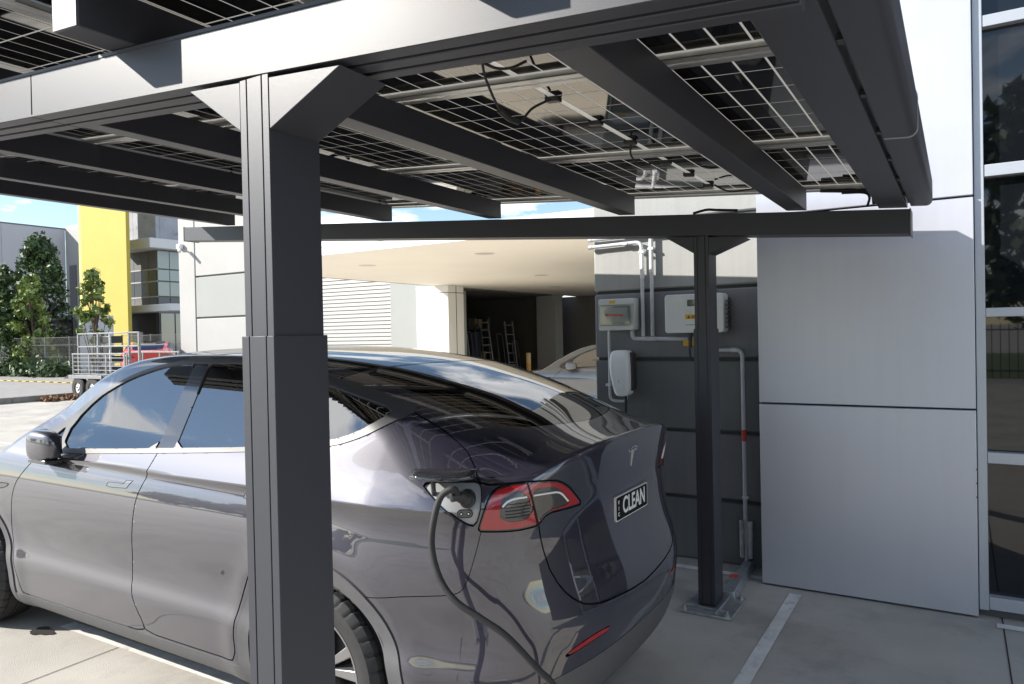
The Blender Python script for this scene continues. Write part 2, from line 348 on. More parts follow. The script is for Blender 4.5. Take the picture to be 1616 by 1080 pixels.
# rafters
RX = [-.84,-1.88,-2.90,-3.92,-4.93,-5.82]
for x in RX:
    r = dbox('rafter', x, x+.11, .945, 4.43, 2.312, 2.432)
    dbox('end_plate', x+.002, x+.108, .9425, .9445, 2.314, 2.430, bevel=0, parent=r)
dbox('rafter', -.362,-.224,.945,4.43,2.312,2.432)
dbox('shade_plate', -6.38,-.362,4.482,4.69,2.455,2.470, bevel=0); dbox('shade_plate', -6.38,-5.702,.93,4.478,2.455,2.470, bevel=0)  # unseen plates, added to shape the roof's shadow on the wall
# gutter with rolled outer face
gp = [(-.205,.008)]
for k in range(7):
    a = math.pi/2*k/6; gp.append((-.138+.032*math.sin(a), .008+.032-.032*math.cos(a)))
gp += [(-.106,.12)]
for k in range(7):
    a = math.pi/2*k/6; gp.append((-.150+.044*math.cos(a), .135+.044*math.sin(a)))
gp += [(-.205,.179)]
gu = MB().prism(gp, .90, 4.345, 'y').shear(S, 2.30).build('gutter', charcoal, cp, smooth=True, angle=25)
for yj in (2.72,):
    gp2 = [(x+(.0022 if x > -.2 else 0), z-(.0022 if z < .1 else -.0022)) for x, z in gp]
    MB().prism(gp2, yj, yj+.012, 'y').shear(S, 2.30).build('gutter_joint', mat('joint_sealant', (.35,.37,.40), .4, metal=.4), gu, smooth=True, angle=25)
MB().box(-.218,-.210,1.0,4.35,.03,.036).shear(S,2.30).build('drip_edge', black_pl, gu)
for k in range(7):
    y = 1.3+k*.45; MB().box(-.222,-.206,y,y+.03,.012,.03).shear(S,2.30).build('gutter_clip', black_pl, gu, bevel=.002)

# solar modules: three across the slope, three along
MX = [-1.24-1.785*k for k in range(3)]; MY = [.925+1.19*j for j in range(3)]
A0 = 2.432
cell_me = None; rest = MB(); n_cells = 0
for ci, xc in enumerate(MX):
    for ri, y0 in enumerate(MY):
        x0, x1, y1 = xc-.881, xc+.881, y0+1.172
        md = MB().add([(x0+.004,y0+.004,A0+.027),(x1-.004,y0+.004,A0+.027),(x1-.004,y1-.004,A0+.027),(x0+.004,y1-.004,A0+.027)],[(3,2,1,0)]).shear(S).build('solar_module', grid_m, cp, fix=False)
        f = MB()
        for (fx0, fx1, fy0, fy1) in ((x0,x1,y0,y0+.003),(x0,x1,y1-.003,y1),(x0,x0+.003,y0+.003,y1-.003),(x1-.003,x1,y0+.003,y1-.003)): f.box(fx0,fx1,fy0,fy1,0,.036)
        for (fx0, fx1, fy0, fy1) in ((x0+.003,x1-.003,y0+.003,y0+.030),(x0+.003,x1-.003,y1-.030,y1-.003),(x0+.003,x0+.028,y0+.03,y1-.03),(x1-.028,x1-.003,y0+.03,y1-.03)): f.box(fx0,fx1,fy0,fy1,0,.002)
        for (fx0, fx1, fy0, fy1) in ((x0+.003,x1-.003,y0+.003,y0+.011),(x0+.003,x1-.003,y1-.011,y1-.003)): f.box(fx0,fx1,fy0,fy1,.012,.025)
        f.shear(S, A0).build('module_frame', alu, md)
        for hx in (-1, 1):
            for i in range(9):
                cxx = xc+hx*(.013+.0455+i*.0945)
                for j in range(6):
                    cyy = y0+.586+(j-2.5)*.1865
                    zl = A0+.0245-S*cxx
                    if n_cells < 300 and ci == 0:
                        if cell_me is None:
                            c0 = MB().box(-.0435,.0435,-.0895,.0895,0,.0010).shear(S).build('cell', cell_m, md); cell_me = c0
                            c0.location = (cxx, cyy, zl)
                        else:
                            c0 = link_copy(cell_me, md, (cxx, cyy, zl))
                        n_cells += 1
                    else:
                        b = len(rest.v); rest.box(cxx-.0435,cxx+.0435,cyy-.0895,cyy+.0895,A0+.0245,A0+.0255)
                        rest.v[b:] = [(x, y, z-S*x) for x, y, z in rest.v[b:]]
        for q in (.19,.5,.81):
            jy = y0+1.172*q
            dbox('junction_box', xc-.028, xc+.028, jy-.016, jy+.016, A0+.006, A0+.0242, black_pl, md, .003)
ro = rest.build('cell', cell_m, cp, fix=False); ro['kind'] = 'stuff'
def pz(x, d=0): return A0-S*x-d
def cable(name, pts, r, m, parent, n=8): return MB().tube(catmull(pts, 8), r, n).build(name, m, parent, smooth=True, angle=60)
xm = MX[0]
cable('module_cable', [(xm+.0,1.875,pz(xm,-.012)),(xm-.02,1.93,pz(xm,.03)),(xm-.03,2.03,pz(xm,.10)),(xm-.02,2.12,pz(xm,.115)),(xm-.01,2.2,pz(xm,.05)),(xm,2.31,pz(xm,-.008))], .0045, black_rub, cp)
cable('plug_connector', [(xm-.033,2.02,pz(xm,.095)),(xm-.026,2.07,pz(xm,.112)),(xm-.02,2.12,pz(xm,.115))], .010, black_pl, cp)
cable('module_cable', [(xm,1.86,pz(xm,-.008)),(xm+.05,1.875,pz(xm,.02)),(xm+.09,1.90,pz(xm,.02)),(xm+.12,1.94,pz(xm,-.006))], .0045, black_rub, cp)
cable('module_cable', [(xm,3.07,pz(xm,-.010)),(xm-.02,3.12,pz(xm,.03)),(xm-.015,3.22,pz(xm,.055)),(xm,3.32,pz(xm,.03)),(xm,3.50,pz(xm,-.008))], .0045, black_rub, cp)
cable('module_cable', [(xm+.05,4.20,pz(xm,-.005)),(xm+.12,4.26,pz(xm,.03)),(xm+.25,4.30,pz(xm,.025)),(xm+.4,4.32,pz(xm,.01))], .005, black_rub, cp)
for xx in (-2.1,-3.1,-4.1):
    for yy in (1.55,2.95,4.33):
        cable('cable_clip', [(xx+.10,yy,pz(xx,.0)),(xx+.13,yy+.03,pz(xx,.022)),(xx+.17,yy+.05,pz(xx,.026)),(xx+.22,yy+.04,pz(xx,.004))], .009, black_pl, cp)
cable('cable_bundle', [(-.66,4.46,pz(-.6,.0)),(-.56,4.465,pz(-.6,.012)),(-.48,4.47,pz(-.5,.014)),(-.40,4.47,pz(-.4,.02)),(-.385,4.47,pz(-.4,.09))], .012, black_rub, cp)
cable('cable_bundle', [(-.55,4.46,pz(-.5,.02)),(-.44,4.465,pz(-.4,.022)),(-.41,4.46,pz(-.4,.05)),(-.42,4.455,pz(-.4,.10))], .007, black_rub, cp)
cable('beam_cable', [(-1.38,4.40,2.415),(-1.30,4.41,2.43),(-1.24,4.42,2.424),(-1.12,4.44,2.412)], .008, black_rub, cp)

# ================================================================== ELECTRICAL EQUIPMENT ON THE DARK WALL
W = 5.28
def rbox(x0, x1, z0, z1, r, y0, y1, n=5):
    p = []
    for cxx, czz, a0 in ((x1-r,z0+r,-90),(x1-r,z1-r,0),(x0+r,z1-r,90),(x0+r,z0+r,180)):
        for k in range(n+1):
            a = math.radians(a0+90*k/n); p.append((cxx+r*math.cos(a), czz+r*math.sin(a)))
    return MB().prism(p, y0, y1, 'y')
iso = thing('isolator_box', 'pale grey plastic isolator box with smoked window and small yellow sticker', 'electrical box')
iso_m = mat('isolator_grey', (.55,.57,.55), .4, var=.04, vscale=8)
rbox(-2.382,-2.085,1.709,1.952,.014,W-.11,W-.001).build('enclosure', iso_m, iso, smooth=True, angle=40, bevel=.003)
rbox(-2.378,-2.089,1.905,1.948,.01,W-.122,W-.1102).build('lid_band', mat('isolator_lid', (.62,.64,.65), .4), iso, bevel=.003)
rbox(-2.376,-2.091,1.713,1.745,.01,W-.120,W-.1102).build('lower_band', MATS['isolator_lid'], iso, bevel=.003)
rbox(-2.362,-2.118,1.750,1.897,.008,W-.125,W-.1102).build('window', mat('smoked_window', (.10,.125,.135), .12, coat=1, spec=.5), iso, bevel=.002)
rbox(-2.345,-2.135,1.768,1.882,.004,W-.1265,W-.1252).build('window_panel', mat('smoked_window_inner', (.20,.235,.24), .15, coat=1), iso)
box_obj('latch', (-2.132,-2.118,1.0,1.01,1.80,1.86), MATS['smoked_window'], iso).data.transform(Matrix.Translation((0,W-.137-1.0+.002,0)))
rbox(-2.285,-2.235,1.917,1.937,.002,W-.1235,W-.1222).build('warning_sticker', mat('sticker_yellow', (.78,.43,.02), .5), iso)
red_m = mat('print_red', (.55,.06,.04), .5)
TXM = lambda x, y, z: Matrix.Translation((x,y,z)) @ Matrix.Rotation(math.pi/2, 4, 'X')
rgp = random.Random(5)
xq = -2.318
while xq < -2.185:   # faded red lettering, too blurred to read
    w_ = rgp.uniform(.006,.014); z_ = 1.828-.03*(xq+2.318)
    MB().box(xq,xq+w_,W-.1276,W-.1268,z_-rgp.uniform(.006,.011),z_+rgp.uniform(.006,.011)).build('window_print', red_m, iso); xq += w_+.003
inv = thing('solar_inverter', 'white wall mounted solar inverter half hidden behind the far carport post', 'inverter')
rbox(-1.821,-1.398,1.680,1.957,.022,W-.185,W-.05,6).build('casing', white_pl, inv, smooth=True, angle=40, bevel=.006)
rbox(-1.80,-1.392,1.70,1.93,.01,W-.05,W-.002).build('heat_sink', mat('inv_back', (.10,.10,.105), .5), inv)
for k in range(7): box_obj('cooling_fin', (-1.3918,-1.378,W-.15,W-.02,1.71+k*.031,1.718+k*.031), MATS['inv_back'], inv)
rbox(-1.652,-1.555,1.870,1.917,.003,W-.188,W-.1855).build('display', mat('display_black', (.01,.01,.012), .15, coat=1), inv)
rbox(-1.677,-1.545,1.815,1.862,.002,W-.1868,W-.1855).build('spec_label', mat('label_white', (.72,.72,.72), .5, var=.35, vscale=160), inv)
rbox(-1.668,-1.560,1.778,1.811,.002,W-.1868,W-.1855).build('warning_label', MATS['sticker_yellow'], inv)
tri_m = mat('label_black', (.02,.02,.02), .5)
MB().prism([(-1.655,1.785),(-1.632,1.785),(-1.6435,1.805)], W-.1876,W-.1869,'y').build('warning_triangle', tri_m, inv)
for zz_ in (1.800,1.794,1.788): box_obj('label_print', (-1.622,-1.572,W-.1876,W-.1869,zz_-.0015,zz_+.0015), tri_m, inv)
for k_ in range(9): MB().box(-1.660+k_*.0085,-1.6545+k_*.0085,W-.1860,W-.1852,1.7345,1.7415-(k_%3)*.0012).build('maker_mark', mat('mark_grey', (.12,.12,.13), .5), inv)
for x, h in ((-1.66,.055),(-1.60,.04),(-1.55,.045)):
    MB().cyl((x,W-.11,1.681),(x,W-.11,1.681-h),.017,12).build('cable_gland', black_pl, inv, smooth=True, angle=40)
rbox(-1.718,-1.58,1.585,1.625,.003,W-.09,W-.086).build('caution_tag', MATS['sticker_yellow'], inv)
cable('connector_lead', [(-1.66,W-.11,1.63),(-1.665,W-.11,1.56),(-1.655,W-.12,1.50),(-1.64,W-.115,1.48),(-1.62,W-.10,1.52),(-1.605,W-.09,1.548)], .007, black_rub, inv)
MB().cyl((-1.66,W-.11,1.64),(-1.66,W-.11,1.575),.012,12).build('connector', black_pl, inv, smooth=True, angle=40)
MB().lathe([(0,-.03),(.017,-.03),(.022,-.012),(.022,.012),(.016,.03),(0,.03)], (-1.60,W-.05,1.552), 'x', 8).build('conduit_gland', white_pl, inv)
# conduits
def conduit(name_label, path, r=.0135, clips=(), bands=(), group='grey conduits on the dark wall'):
    t = thing('conduit', name_label, 'conduit')
    MB().tube(arc_path(path, .05), r, 12).build('pipe', grey_pvc, t, smooth=True, angle=50)
    for (x, y, z) in clips:
        rbox(x-.022,x+.022,z-.010,z+.010,.004,y-.018,W-.001).build('saddle_clip', mat('clip_white', (.66,.67,.68), .4), t, bevel=.002)
    for p0, p1, m in bands: MB().cyl(p0, p1, r*1.16, 12).build('collar', m, t, smooth=True, angle=40)
    return t
CY = W-.036
conduit('upper grey conduit running left along the top of the dark wall', [(-2.49,CY,2.425),(-1.60,CY,2.437)], .0145, [(-2.18,CY,2.428)], [((-2.49,CY,2.425),(-2.46,CY,2.4255),grey_pvc)])
conduit('grey conduit bending down from wall top to the isolator box', [(-2.49,CY,2.368),(-2.048,CY,2.378),(-2.046,CY,1.66)], .0145, [(-2.18,CY,2.374),(-2.046,CY,2.30)], [((-2.49,CY,2.368),(-2.46,CY,2.3685),grey_pvc),((-2.046,CY,2.32),(-2.046,CY,2.10),mat('pvc_white', (.68,.69,.70), .4))])
conduit('tall vertical grey conduit beside the isolator box', [(-1.972,CY,2.46),(-1.972,CY,1.66)], .0145, [(-1.972,CY,2.32)], [((-1.972,CY,2.46),(-1.972,CY,2.14),MATS['pvc_white'])])
conduit('horizontal grey conduit linking the isolator box to the inverter', [(-2.136,CY,1.708),(-2.134,CY,1.643),(-1.66,CY,1.634),(-1.60,CY,1.634)], .0155, [], [((-2.06,CY,1.6415),(-1.95,CY,1.639),grey_pvc)])
conduit('thin grey conduit dropping from isolator box to wall charger', [(-2.332,CY+.005,1.709),(-2.332,CY+.005,1.16),(-2.20,CY+.005,1.158),(-2.19,CY+.005,1.215)], .011, [(-2.338,CY,1.285)])
conduit('grey conduit with red bands running down the wall behind far post', [(-1.60,CY,1.552),(-1.308,CY,1.552),(-1.305,CY,.34),(-1.300,CY,.02)], .0145, [(-1.36,CY,1.552),(-1.30,CY,.505)],
        [((-1.306,CY,.985),(-1.306,CY,.905),red_m),((-1.345,CY,1.552),(-1.39,CY,1.552),grey_pvc)])
gc = thing('cable_guard', 'galvanised steel cable guard running over the floor and up the wall', 'cable guard')
MB().prism([(-1.345,W-.002),(-1.345,W-.05),(-1.325,W-.06),(-1.315,W-.06),(-1.31,W-.045),(-1.29,W-.045),(-1.285,W-.06),(-1.275,W-.06),(-1.255,W-.05),(-1.255,W-.002)], .075, .34, 'z').build('upright_channel', galv, gc, bevel=.002)
MB().add([(-1.30,4.56,.001),(-1.20,4.56,.001),(-1.215,4.56,.055),(-1.285,4.56,.055),(-1.335,W-.01,.001),(-1.245,W-.01,.001),(-1.26,W-.01,.055),(-1.32,W-.01,.055)],
   [(0,1,2,3),(7,6,5,4),(0,4,5,1),(1,5,6,2),(2,6,7,3),(3,7,4,0)]).build('floor_channel', galv, gc, bevel=.004)
MB().box(-1.322,-1.268,4.84,4.90,.0555,.0575).build('red_tape', red_m, gc)
for zq in (.14,.28): MB().lathe([(0,-.004),(.006,-.004),(.006,0),(0,0)], (-1.335,W-.056,zq), 'y', 8).build('screw', galv, gc)
# wall charger: tapering white glass front
wc = thing('wall_charger', 'slim white electric car wall charger on the dark grey wall', 'car charger')
def charger_ring(y, s):
    pts = [(-2.258,1.560),(-2.146,1.560),(-2.132,1.545),(-2.128,1.235),(-2.142,1.204),(-2.232,1.200),(-2.254,1.222),(-2.298,1.42),(-2.285,1.54)]
    cx0, cz0 = -2.205, 1.38
    return [(cx0+(x-cx0)*s, y, cz0+(z-cz0)*(1-(1-s)*.45)) for x, z in pts]
cm = MB(); rings = [charger_ring(W-.03,.96),charger_ring(W-.10,1.0),charger_ring(W-.128,.985),charger_ring(W-.142,.92),charger_ring(W-.150,.70)]
nn = 9; vs_ = [p for r_ in rings for p in r_]; fs_ = [(i*nn+k, i*nn+(k+1)%nn, (i+1)*nn+(k+1)%nn, (i+1)*nn+k) for i in range(4) for k in range(nn)]+[tuple(range(4*nn,5*nn))]
cm.add(vs_, fs_); gwhite = mat('gloss_white', (.93,.95,.95), .18, spec=.5)
co = cm.build('faceplate', gwhite, wc, smooth=True, angle=70); sm = co.modifiers.new('sub', 'SUBSURF'); sm.levels = 2; sm.render_levels = 2
rbox(-2.27,-2.12,1.24,1.54,.03,W-.09,W-.001).build('back_box', mat('charger_side', (.05,.05,.052), .5), wc, bevel=.004)
box_obj('status_light', (-2.207,-2.204,W-.1545,W-.1535,1.31,1.335), mat('led_green', (.10,.42,.22), .4), wc)
cable('charger_tail', [(-2.175,W-.09,1.215),(-2.175,W-.095,1.10),(-2.178,W-.09,.7),(-2.18,W-.06,.2),(-2.16,W-.10,.02),(-2.05,W-.5,.013),(-1.95,4.3,.013),(-1.75,3.6,.013),(-1.6,3.0,.013)], .0115, black_rub, wc)

# ================================================================== BACKGROUND BUILDINGS
wh = thing('warehouse', 'white rendered warehouse with grey bands, pale roller shutter and cantilevered soffit', 'building')
rows = [0.0, .97, 2.56, 4.17, 5.78, 7.0]
for i in range(5):
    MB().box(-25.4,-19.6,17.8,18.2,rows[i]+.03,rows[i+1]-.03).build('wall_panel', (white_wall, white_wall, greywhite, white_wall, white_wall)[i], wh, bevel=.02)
MB().box(-25.4,-19.6,17.9,18.3,0,7.0).build('wall_backing', mat('groove_pale', (.30,.31,.30), .9), wh)
MB().box(-26.4,-25.402,17.77,24,0,7.0).build('corner_pier', white_wall, wh, bevel=.02)
MB().box(-19.598,-14.0,18.05,18.4,3.95,5.2).build('lintel', white_wall, wh)
MB().box(-15.65,-14.0,18.0,18.4,0,3.95).build('side_panel', greywhite, wh, bevel=.01)
sh_m = mat('shutter_pale', (.30,.30,.29), .5, var=.03, vscale=6)
sl = MB().add([(-19.6,0,0),(-15.655,0,0),(-15.655,0,.128),(-19.6,0,.128),(-19.6,-.035,.02),(-15.655,-.035,.02),(-15.655,-.02,.115),(-19.6,-.02,.115)],
   [(4,5,6,7),(0,1,5,4),(7,6,2,3)]).build('shutter_slat', sh_m, wh, fix=False)
sl.location = (0,18.25,.0)
for k in range(1,31): link_copy(sl, wh, (0,18.25,k*.13))
MB().box(-19.6,-15.65,18.27,18.4,0,3.95).build('shutter_back', mat('shutter_gap', (.2,.2,.2), .9), wh)
# corner column of the canopy
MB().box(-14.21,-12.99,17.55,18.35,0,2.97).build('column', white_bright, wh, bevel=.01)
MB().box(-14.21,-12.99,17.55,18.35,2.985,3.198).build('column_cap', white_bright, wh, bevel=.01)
MB().box(-12.988,-12.982,17.94,17.96,0,3.19).build('column_joint', joint_m, wh)
MB().box(-13.95,-13.85,18.4,19.7,0,3.19).build('side_wall', white_wall, wh)
# dark open store under the soffit
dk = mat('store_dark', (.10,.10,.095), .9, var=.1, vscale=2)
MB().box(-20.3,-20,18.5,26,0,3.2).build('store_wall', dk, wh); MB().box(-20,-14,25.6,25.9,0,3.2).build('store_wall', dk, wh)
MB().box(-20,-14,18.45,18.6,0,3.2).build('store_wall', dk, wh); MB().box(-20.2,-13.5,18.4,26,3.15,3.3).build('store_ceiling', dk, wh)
MB().box(-14.2,-13.35,25.0,25.6,0,3.195).build('pier', white_wall, wh, bevel=.01)
MB().box(-17,-3.0,27.2,27.6,0,3.19).build('rear_wall', mat('rear_grey', (.17,.165,.16), .8, var=.06, vscale=1), wh)
MB().box(-12.05,-11.82,26.9,27.19,0,3.19).build('rear_post', white_wall, wh)
MB().box(-26.3,-14.0,18.42,27.6,3.32,5.15).build('upper_mass', white_wall, wh)  # unseen upper volume, added to keep the sun off the rear wall
# soffit canopy
MB().prism([(-2.7,9.52),(-2.7,27.5),(-13.5,27.5),(-13.5,12.7),(-11.9,9.52)],3.2,3.44,'z').build('soffit', soffit_m, wh)
MB().box(-11.9,-2.7,9.45,9.518,3.19,3.325).build('fascia', white_bright, wh); MB().box(-11.9,-2.7,9.45,9.518,3.333,3.46).build('fascia', white_bright, wh)
MB().box(-13.53,-13.502,12.72,27.5,3.19,3.46).build('side_fascia', mat('fascia_bronze', (.33,.27,.2), .6), wh)
for x, y in ((-10.6,11.5),(-7.5,11.3),(-9.2,16.5),(-11.2,21)):
    MB().lathe([(0,3.196),(.16,3.196),(.19,3.1995)], (x,y,0), 'z', 20).build('downlight', mat('downlight', (.55,.53,.48), .4), wh)
# security camera on the pier
sc_ = thing('security_camera', 'small white security camera on the corner of the white warehouse', 'camera')
MB().box(-26.3,-26.05,17.6,17.76,5.32,5.50).build('mount', white_pl, sc_, bevel=.02)
MB().tube([(-26.1,17.6,5.38),(-25.9,17.5,5.32)],.03,8).build('arm', white_pl, sc_)
MB().tube([(-25.95,17.5,5.36),(-25.7,17.35,5.14)],[.075,.06],12).build('body', white_pl, sc_, smooth=True)
# things in the open store
def ladder(label, p0, ang, L, w, rot, m, n=8, cat='ladder', name='ladder'):
    t = thing(name, label, cat); M = Matrix.Translation(p0) @ Matrix.Rotation(rot,4,'Z') @ Matrix.Rotation(ang,4,'X')
    for sx in (-w/2, w/2):
        MB().box(sx-.02,sx+.02,-.035,.035,0,L).move(lambda p: M @ Vector(p)).build('stile', m, t)
    for k in range(n):
        z = L*(k+.6)/n; MB().box(-w/2+.02,w/2-.02,-.015,.015,z-.015,z+.015).move(lambda p: M @ Vector(p)).build('rung', m, t)
    return t
lad_m = mat('ladder_alu', (.22,.22,.22), .45, metal=.4, var=.1, vscale=9)
ladder('aluminium ladder leaning left in the dark store', (-14.9,20.2,0), math.radians(-10), 2.2, .42, math.radians(70), lad_m)
ladder('short aluminium step ladder frame in the dark store', (-14.8,21.0,0), math.radians(-8), 1.75, .45, math.radians(75), lad_m, 4)
ladder('aluminium ladder leaning in the middle of the dark store', (-14.9,22.7,0), math.radians(-12), 2.3, .4, math.radians(68), lad_m)
ladder('small aluminium ladder at right of the dark store', (-14.8,24.2,0), math.radians(-8), 2.2, .4, math.radians(72), lad_m, 6)
tr = thing('hand_trolley', 'black hand trolley standing among ladders in the dark store', 'trolley')
for y in (21.6,22.0): MB().tube(arc_path([(-14.7,y,.2),(-14.85,y,1.9),(-14.9,21.8,2.05)],.15),.03,8).build('frame', black_pl, tr)
MB().box(-14.75,-14.4,21.55,22.05,.12,.16).build('toe_plate', black_pl, tr)
MB().box(-15.2,-14.9,21.5,22.1,.4,1.8).build('covered_load', mat('dark_blue_cover', (.02,.025,.05), .7, bump=.4, bscale=8), tr, bevel=.05)
for y in (21.55,22.05): MB().lathe([(.0,-.03),(.1,-.03),(.12,0),(.1,.03),(0,.03)], (-14.75,y,.13), 'y', 16).build('wheel', black_rub, tr)
tag(MB().box(-14.6,-14.2,22.5,23.3,0,.55).build('cardboard_box', mat('cardboard', (.30,.20,.10), .8, var=.2, vscale=5), bevel=.01), 'low brown carton on the floor of the dark store', 'box')
rk = thing('storage_rack', 'dark steel storage rack filled with boxes in the shadowy store', 'rack')
rkm = mat('rack_dark', (.06,.06,.065), .6, var=.2, vscale=4)
for x_ in (-17.2,-16.5):
    for y_ in (19.6,21.4,23.2,25.0): MB().box(x_,x_+.06,y_,y_+.06,0,2.4).build('upright', lad_m, rk)
for z_ in (.5,1.2,1.9): MB().box(-17.2,-16.44,19.6,25.06,z_,z_+.05).build('shelf', rkm, rk)
rgk = random.Random(3)
for z_ in (.55,1.25,1.95):
    y_ = 19.75
    while y_ < 24.7:
        w_ = rgk.uniform(.3,.7); h_ = rgk.uniform(.2,.5); MB().box(-17.1,-16.5,y_,y_+w_,z_+.002,z_+h_).build('stored_box', (rkm, MATS['cardboard'] if 'cardboard' in MATS else rkm, black_pl)[rgk.randrange(3)], rk, bevel=.01); y_ += w_+rgk.uniform(.04,.25)
for y_, h_ in ((20.6,1.5),(21.3,1.8),(23.4,1.7),(24.5,1.4)):
    MB().tube(arc_path([(-14.75,y_-.2,.05),(-14.95,y_-.2,h_),(-14.95,y_+.2,h_),(-14.75,y_+.2,.05)],.12),.022,8).build('trolley_frame', rkm, rk)
bo = thing('bollard', 'orange and white safety bollard before the dark store', 'bollard')
MB().lathe([(0,1.0),(.06,1.0),(.085,.985),(.085,0)], (-13.2,22.6,0), 'z', 20).build('tube', mat('bollard_orange', (.80,.42,.08), .5), bo, smooth=True, angle=40)
MB().lathe([(.087,.62),(.087,.98)], (-13.2,22.6,0), 'z', 20).build('reflective_band', mat('bollard_pale', (.75,.55,.30), .4), bo, smooth=True)

# yellow and grey office across the yard
yo = thing('yellow_office', 'office with tall bright yellow slab wall, grey concrete panels and banded windows', 'building')
MB().box(-50.9,-45.55,27,27.25,0,13).build('yellow_wall', yellow_m, yo, bevel=.02)
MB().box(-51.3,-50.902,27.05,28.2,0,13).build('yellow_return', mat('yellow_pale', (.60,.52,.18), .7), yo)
cpan = mat('grey_precast', (.34,.355,.40), .8, var=.14, vscale=.9, dirt=((.12,.12,.13), 1.4, .56, .6))
for k in range(3): MB().box(-50.9+k*1.34,-50.9+k*1.34+1.32,29.9,30.2,8.7,14).build('concrete_panel', cpan, yo)
for k in range(4): MB().box(-47.2,-46.9,30.22+k*1.5,30.22+k*1.5+1.48,8.7,14).build('concrete_panel', cpan, yo)
gl2 = mat('office_glass', (.09,.10,.105), .08, coat=1, coat_rough=.0); gl3 = mat('office_glass_pale', (.24,.27,.26), .12, coat=1); dkp = mat('office_spandrel', (.13,.13,.135), .5)
fr2 = mat('office_frame', (.40,.41,.42), .5)
bands = [(4.2,4.72,dkp),(4.82,5.78,gl2),(5.88,6.62,gl2),(6.72,7.95,dkp)]
for a, b, m in bands:
    for k in range(4): MB().box(-50.6+k*.87,-50.6+k*.87+.83,30,30.1,a,b).build('window_pane', m, yo)
    for k in range(5): MB().box(-47.1,-47.0,30.05+k*.9,30.05+k*.9+.85,a,b).build('window_pane', gl3 if (m is gl2 or a > 6) else m, yo)
    MB().box(-50.7,-46.99,29.97,30.02,b,b+.09).build('transom', fr2, yo)
MB().box(-50.6,-47.1,30.12,34.6,0,8.69).build('wall_mass', dkp, yo)
MB().box(-50.7,-46.2,29.0,35,8.0,8.68).build('sunshade', mat('office_white', (.62,.62,.62), .6), yo, bevel=.05)
MB().box(-52.0,-43.5,28.6,30.0,3.66,4.12).build('entry_canopy', MATS['office_white'], yo, bevel=.03)
for k in range(3): MB().box(-47.1,-47.0,30.2+k*1.1,31.2+k*1.1,.2,3.6).build('entry_pane', gl3, yo)
MB().box(-50.6,-47.2,30.0,30.05,.2,3.6).build('entry_recess', mat('entry_dark', (.02,.02,.022), .5), yo)
gw = thing('grey_warehouse', 'tall pale grey warehouse wall behind the dark green trees', 'building')
lg = mat('pale_grey_wall', (.50,.50,.53), .75, var=.05, vscale=.5)
for k in range(4): MB().box(-67.2,-66.6,14+k*5,18.97+k*5,0,11.6).build('wall_panel', lg, gw)
MB().box(-67.22,-66.58,14,34.2,11.6,11.72).build('parapet_cap', mat('cap_dark', (.15,.15,.16), .6), gw)
MB().box(-66.6,-60,34,34.4,0,11.9).build('wall_panel', white_wall, gw)
MB().box(-65.9,-64.9,33.9,33.99,4.0,8.4).build('dark_window', dkp, gw)

# dark slatted gate and its raised deck
sg = thing('slatted_screen', 'black slatted screen beside the trees in front of grey warehouse', 'screen')
for k in range(9): MB().box(-41.0,-38.6,20,20.08,.55+k*.27,.74+k*.27).build('slat', black_pl, sg)
for x in (-41.05,-38.55): MB().box(x-.08,x+.08,19.9,20.0,.15,3.0).build('post', black_pl, sg)
MB().box(-41.1,-38.5,20.2,22,.15,3.1).build('deck_shed', mat('shed_pale', (.55,.56,.58), .6), sg)
# wire fence along the pavement
wgm = mat('wire_grey', (.12,.125,.12), .6)
wf = thing('wire_fence', 'thin chain wire fence along the back of the pavement', 'fence')
for k in range(13): MB().cyl((-46+k*1.9,17.0+k*.12,.15),(-46+k*1.9,17.0+k*.12,2.0),.03,6).build('fence_post', wgm, wf)
for z in (.3,1.05,1.6,1.95): MB().tube([(-46,17.0,z),(-23.2,18.44,z)],.012,5).build('fence_wire', wgm, wf)
mw = MB()
for k in range(170):
    x = -46+k*.134; y = 17+(x+46)*.0632
    for s in (1,-1):
        a = Vector((x, y, .2 if s > 0 else 1.95)); b = Vector((min(x+1.7,-23.2), 0, 1.95 if s > 0 else .2)); b.y = 17+(b.x+46)*.0632
        d = Vector((0,.004,0)); mw.add([a-Vector((0,0,.005)), b-Vector((0,0,.005)), b+Vector((0,0,.005)), a+Vector((0,0,.005))], [(0,1,2,3)])
o_ = mw.build('chain_mesh', mat('wire_grey', (.16,.165,.16), .6), wf, fix=False); o_['kind'] = 'stuff'

# ------------------------------------------------------------------ trees
def leafmat(name, a, b):
    m = bpy.data.materials.new(name); m.use_nodes = True; nt = m.node_tree; bs = nt.nodes['Principled BSDF']; bs.inputs['Roughness'].default_value = .55
    oi = N(nt, 'ShaderNodeNewGeometry'); n1 = N(nt, 'ShaderNodeTexNoise'); n1.inputs['Scale'].default_value = 2.4; n1.inputs['Detail'].default_value = 3
    nt.links.new(oi.outputs['Position'], n1.inputs['Vector'])
    rp = N(nt, 'ShaderNodeValToRGB'); rp.color_ramp.elements[0].color = (*a,1); rp.color_ramp.elements[1].color = (*b,1); rp.color_ramp.elements[0].position = .36; rp.color_ramp.elements[1].position = .66
    nt.links.new(n1.outputs[0], rp.inputs[0]); nt.links.new(rp.outputs[0], bs.inputs['Base Color'])
    return m
bark = mat('bark', (.10,.075,.055), .9, var=.3, vscale=12, bump=.6, bscale=40)
leaf_d = leafmat('leaf_dark', (.028,.058,.02), (.08,.135,.038)); leaf_l = leafmat('leaf_light', (.09,.15,.03), (.26,.32,.08)); leaf_m = leafmat('leaf_mid', (.03,.065,.018), (.09,.14,.035))
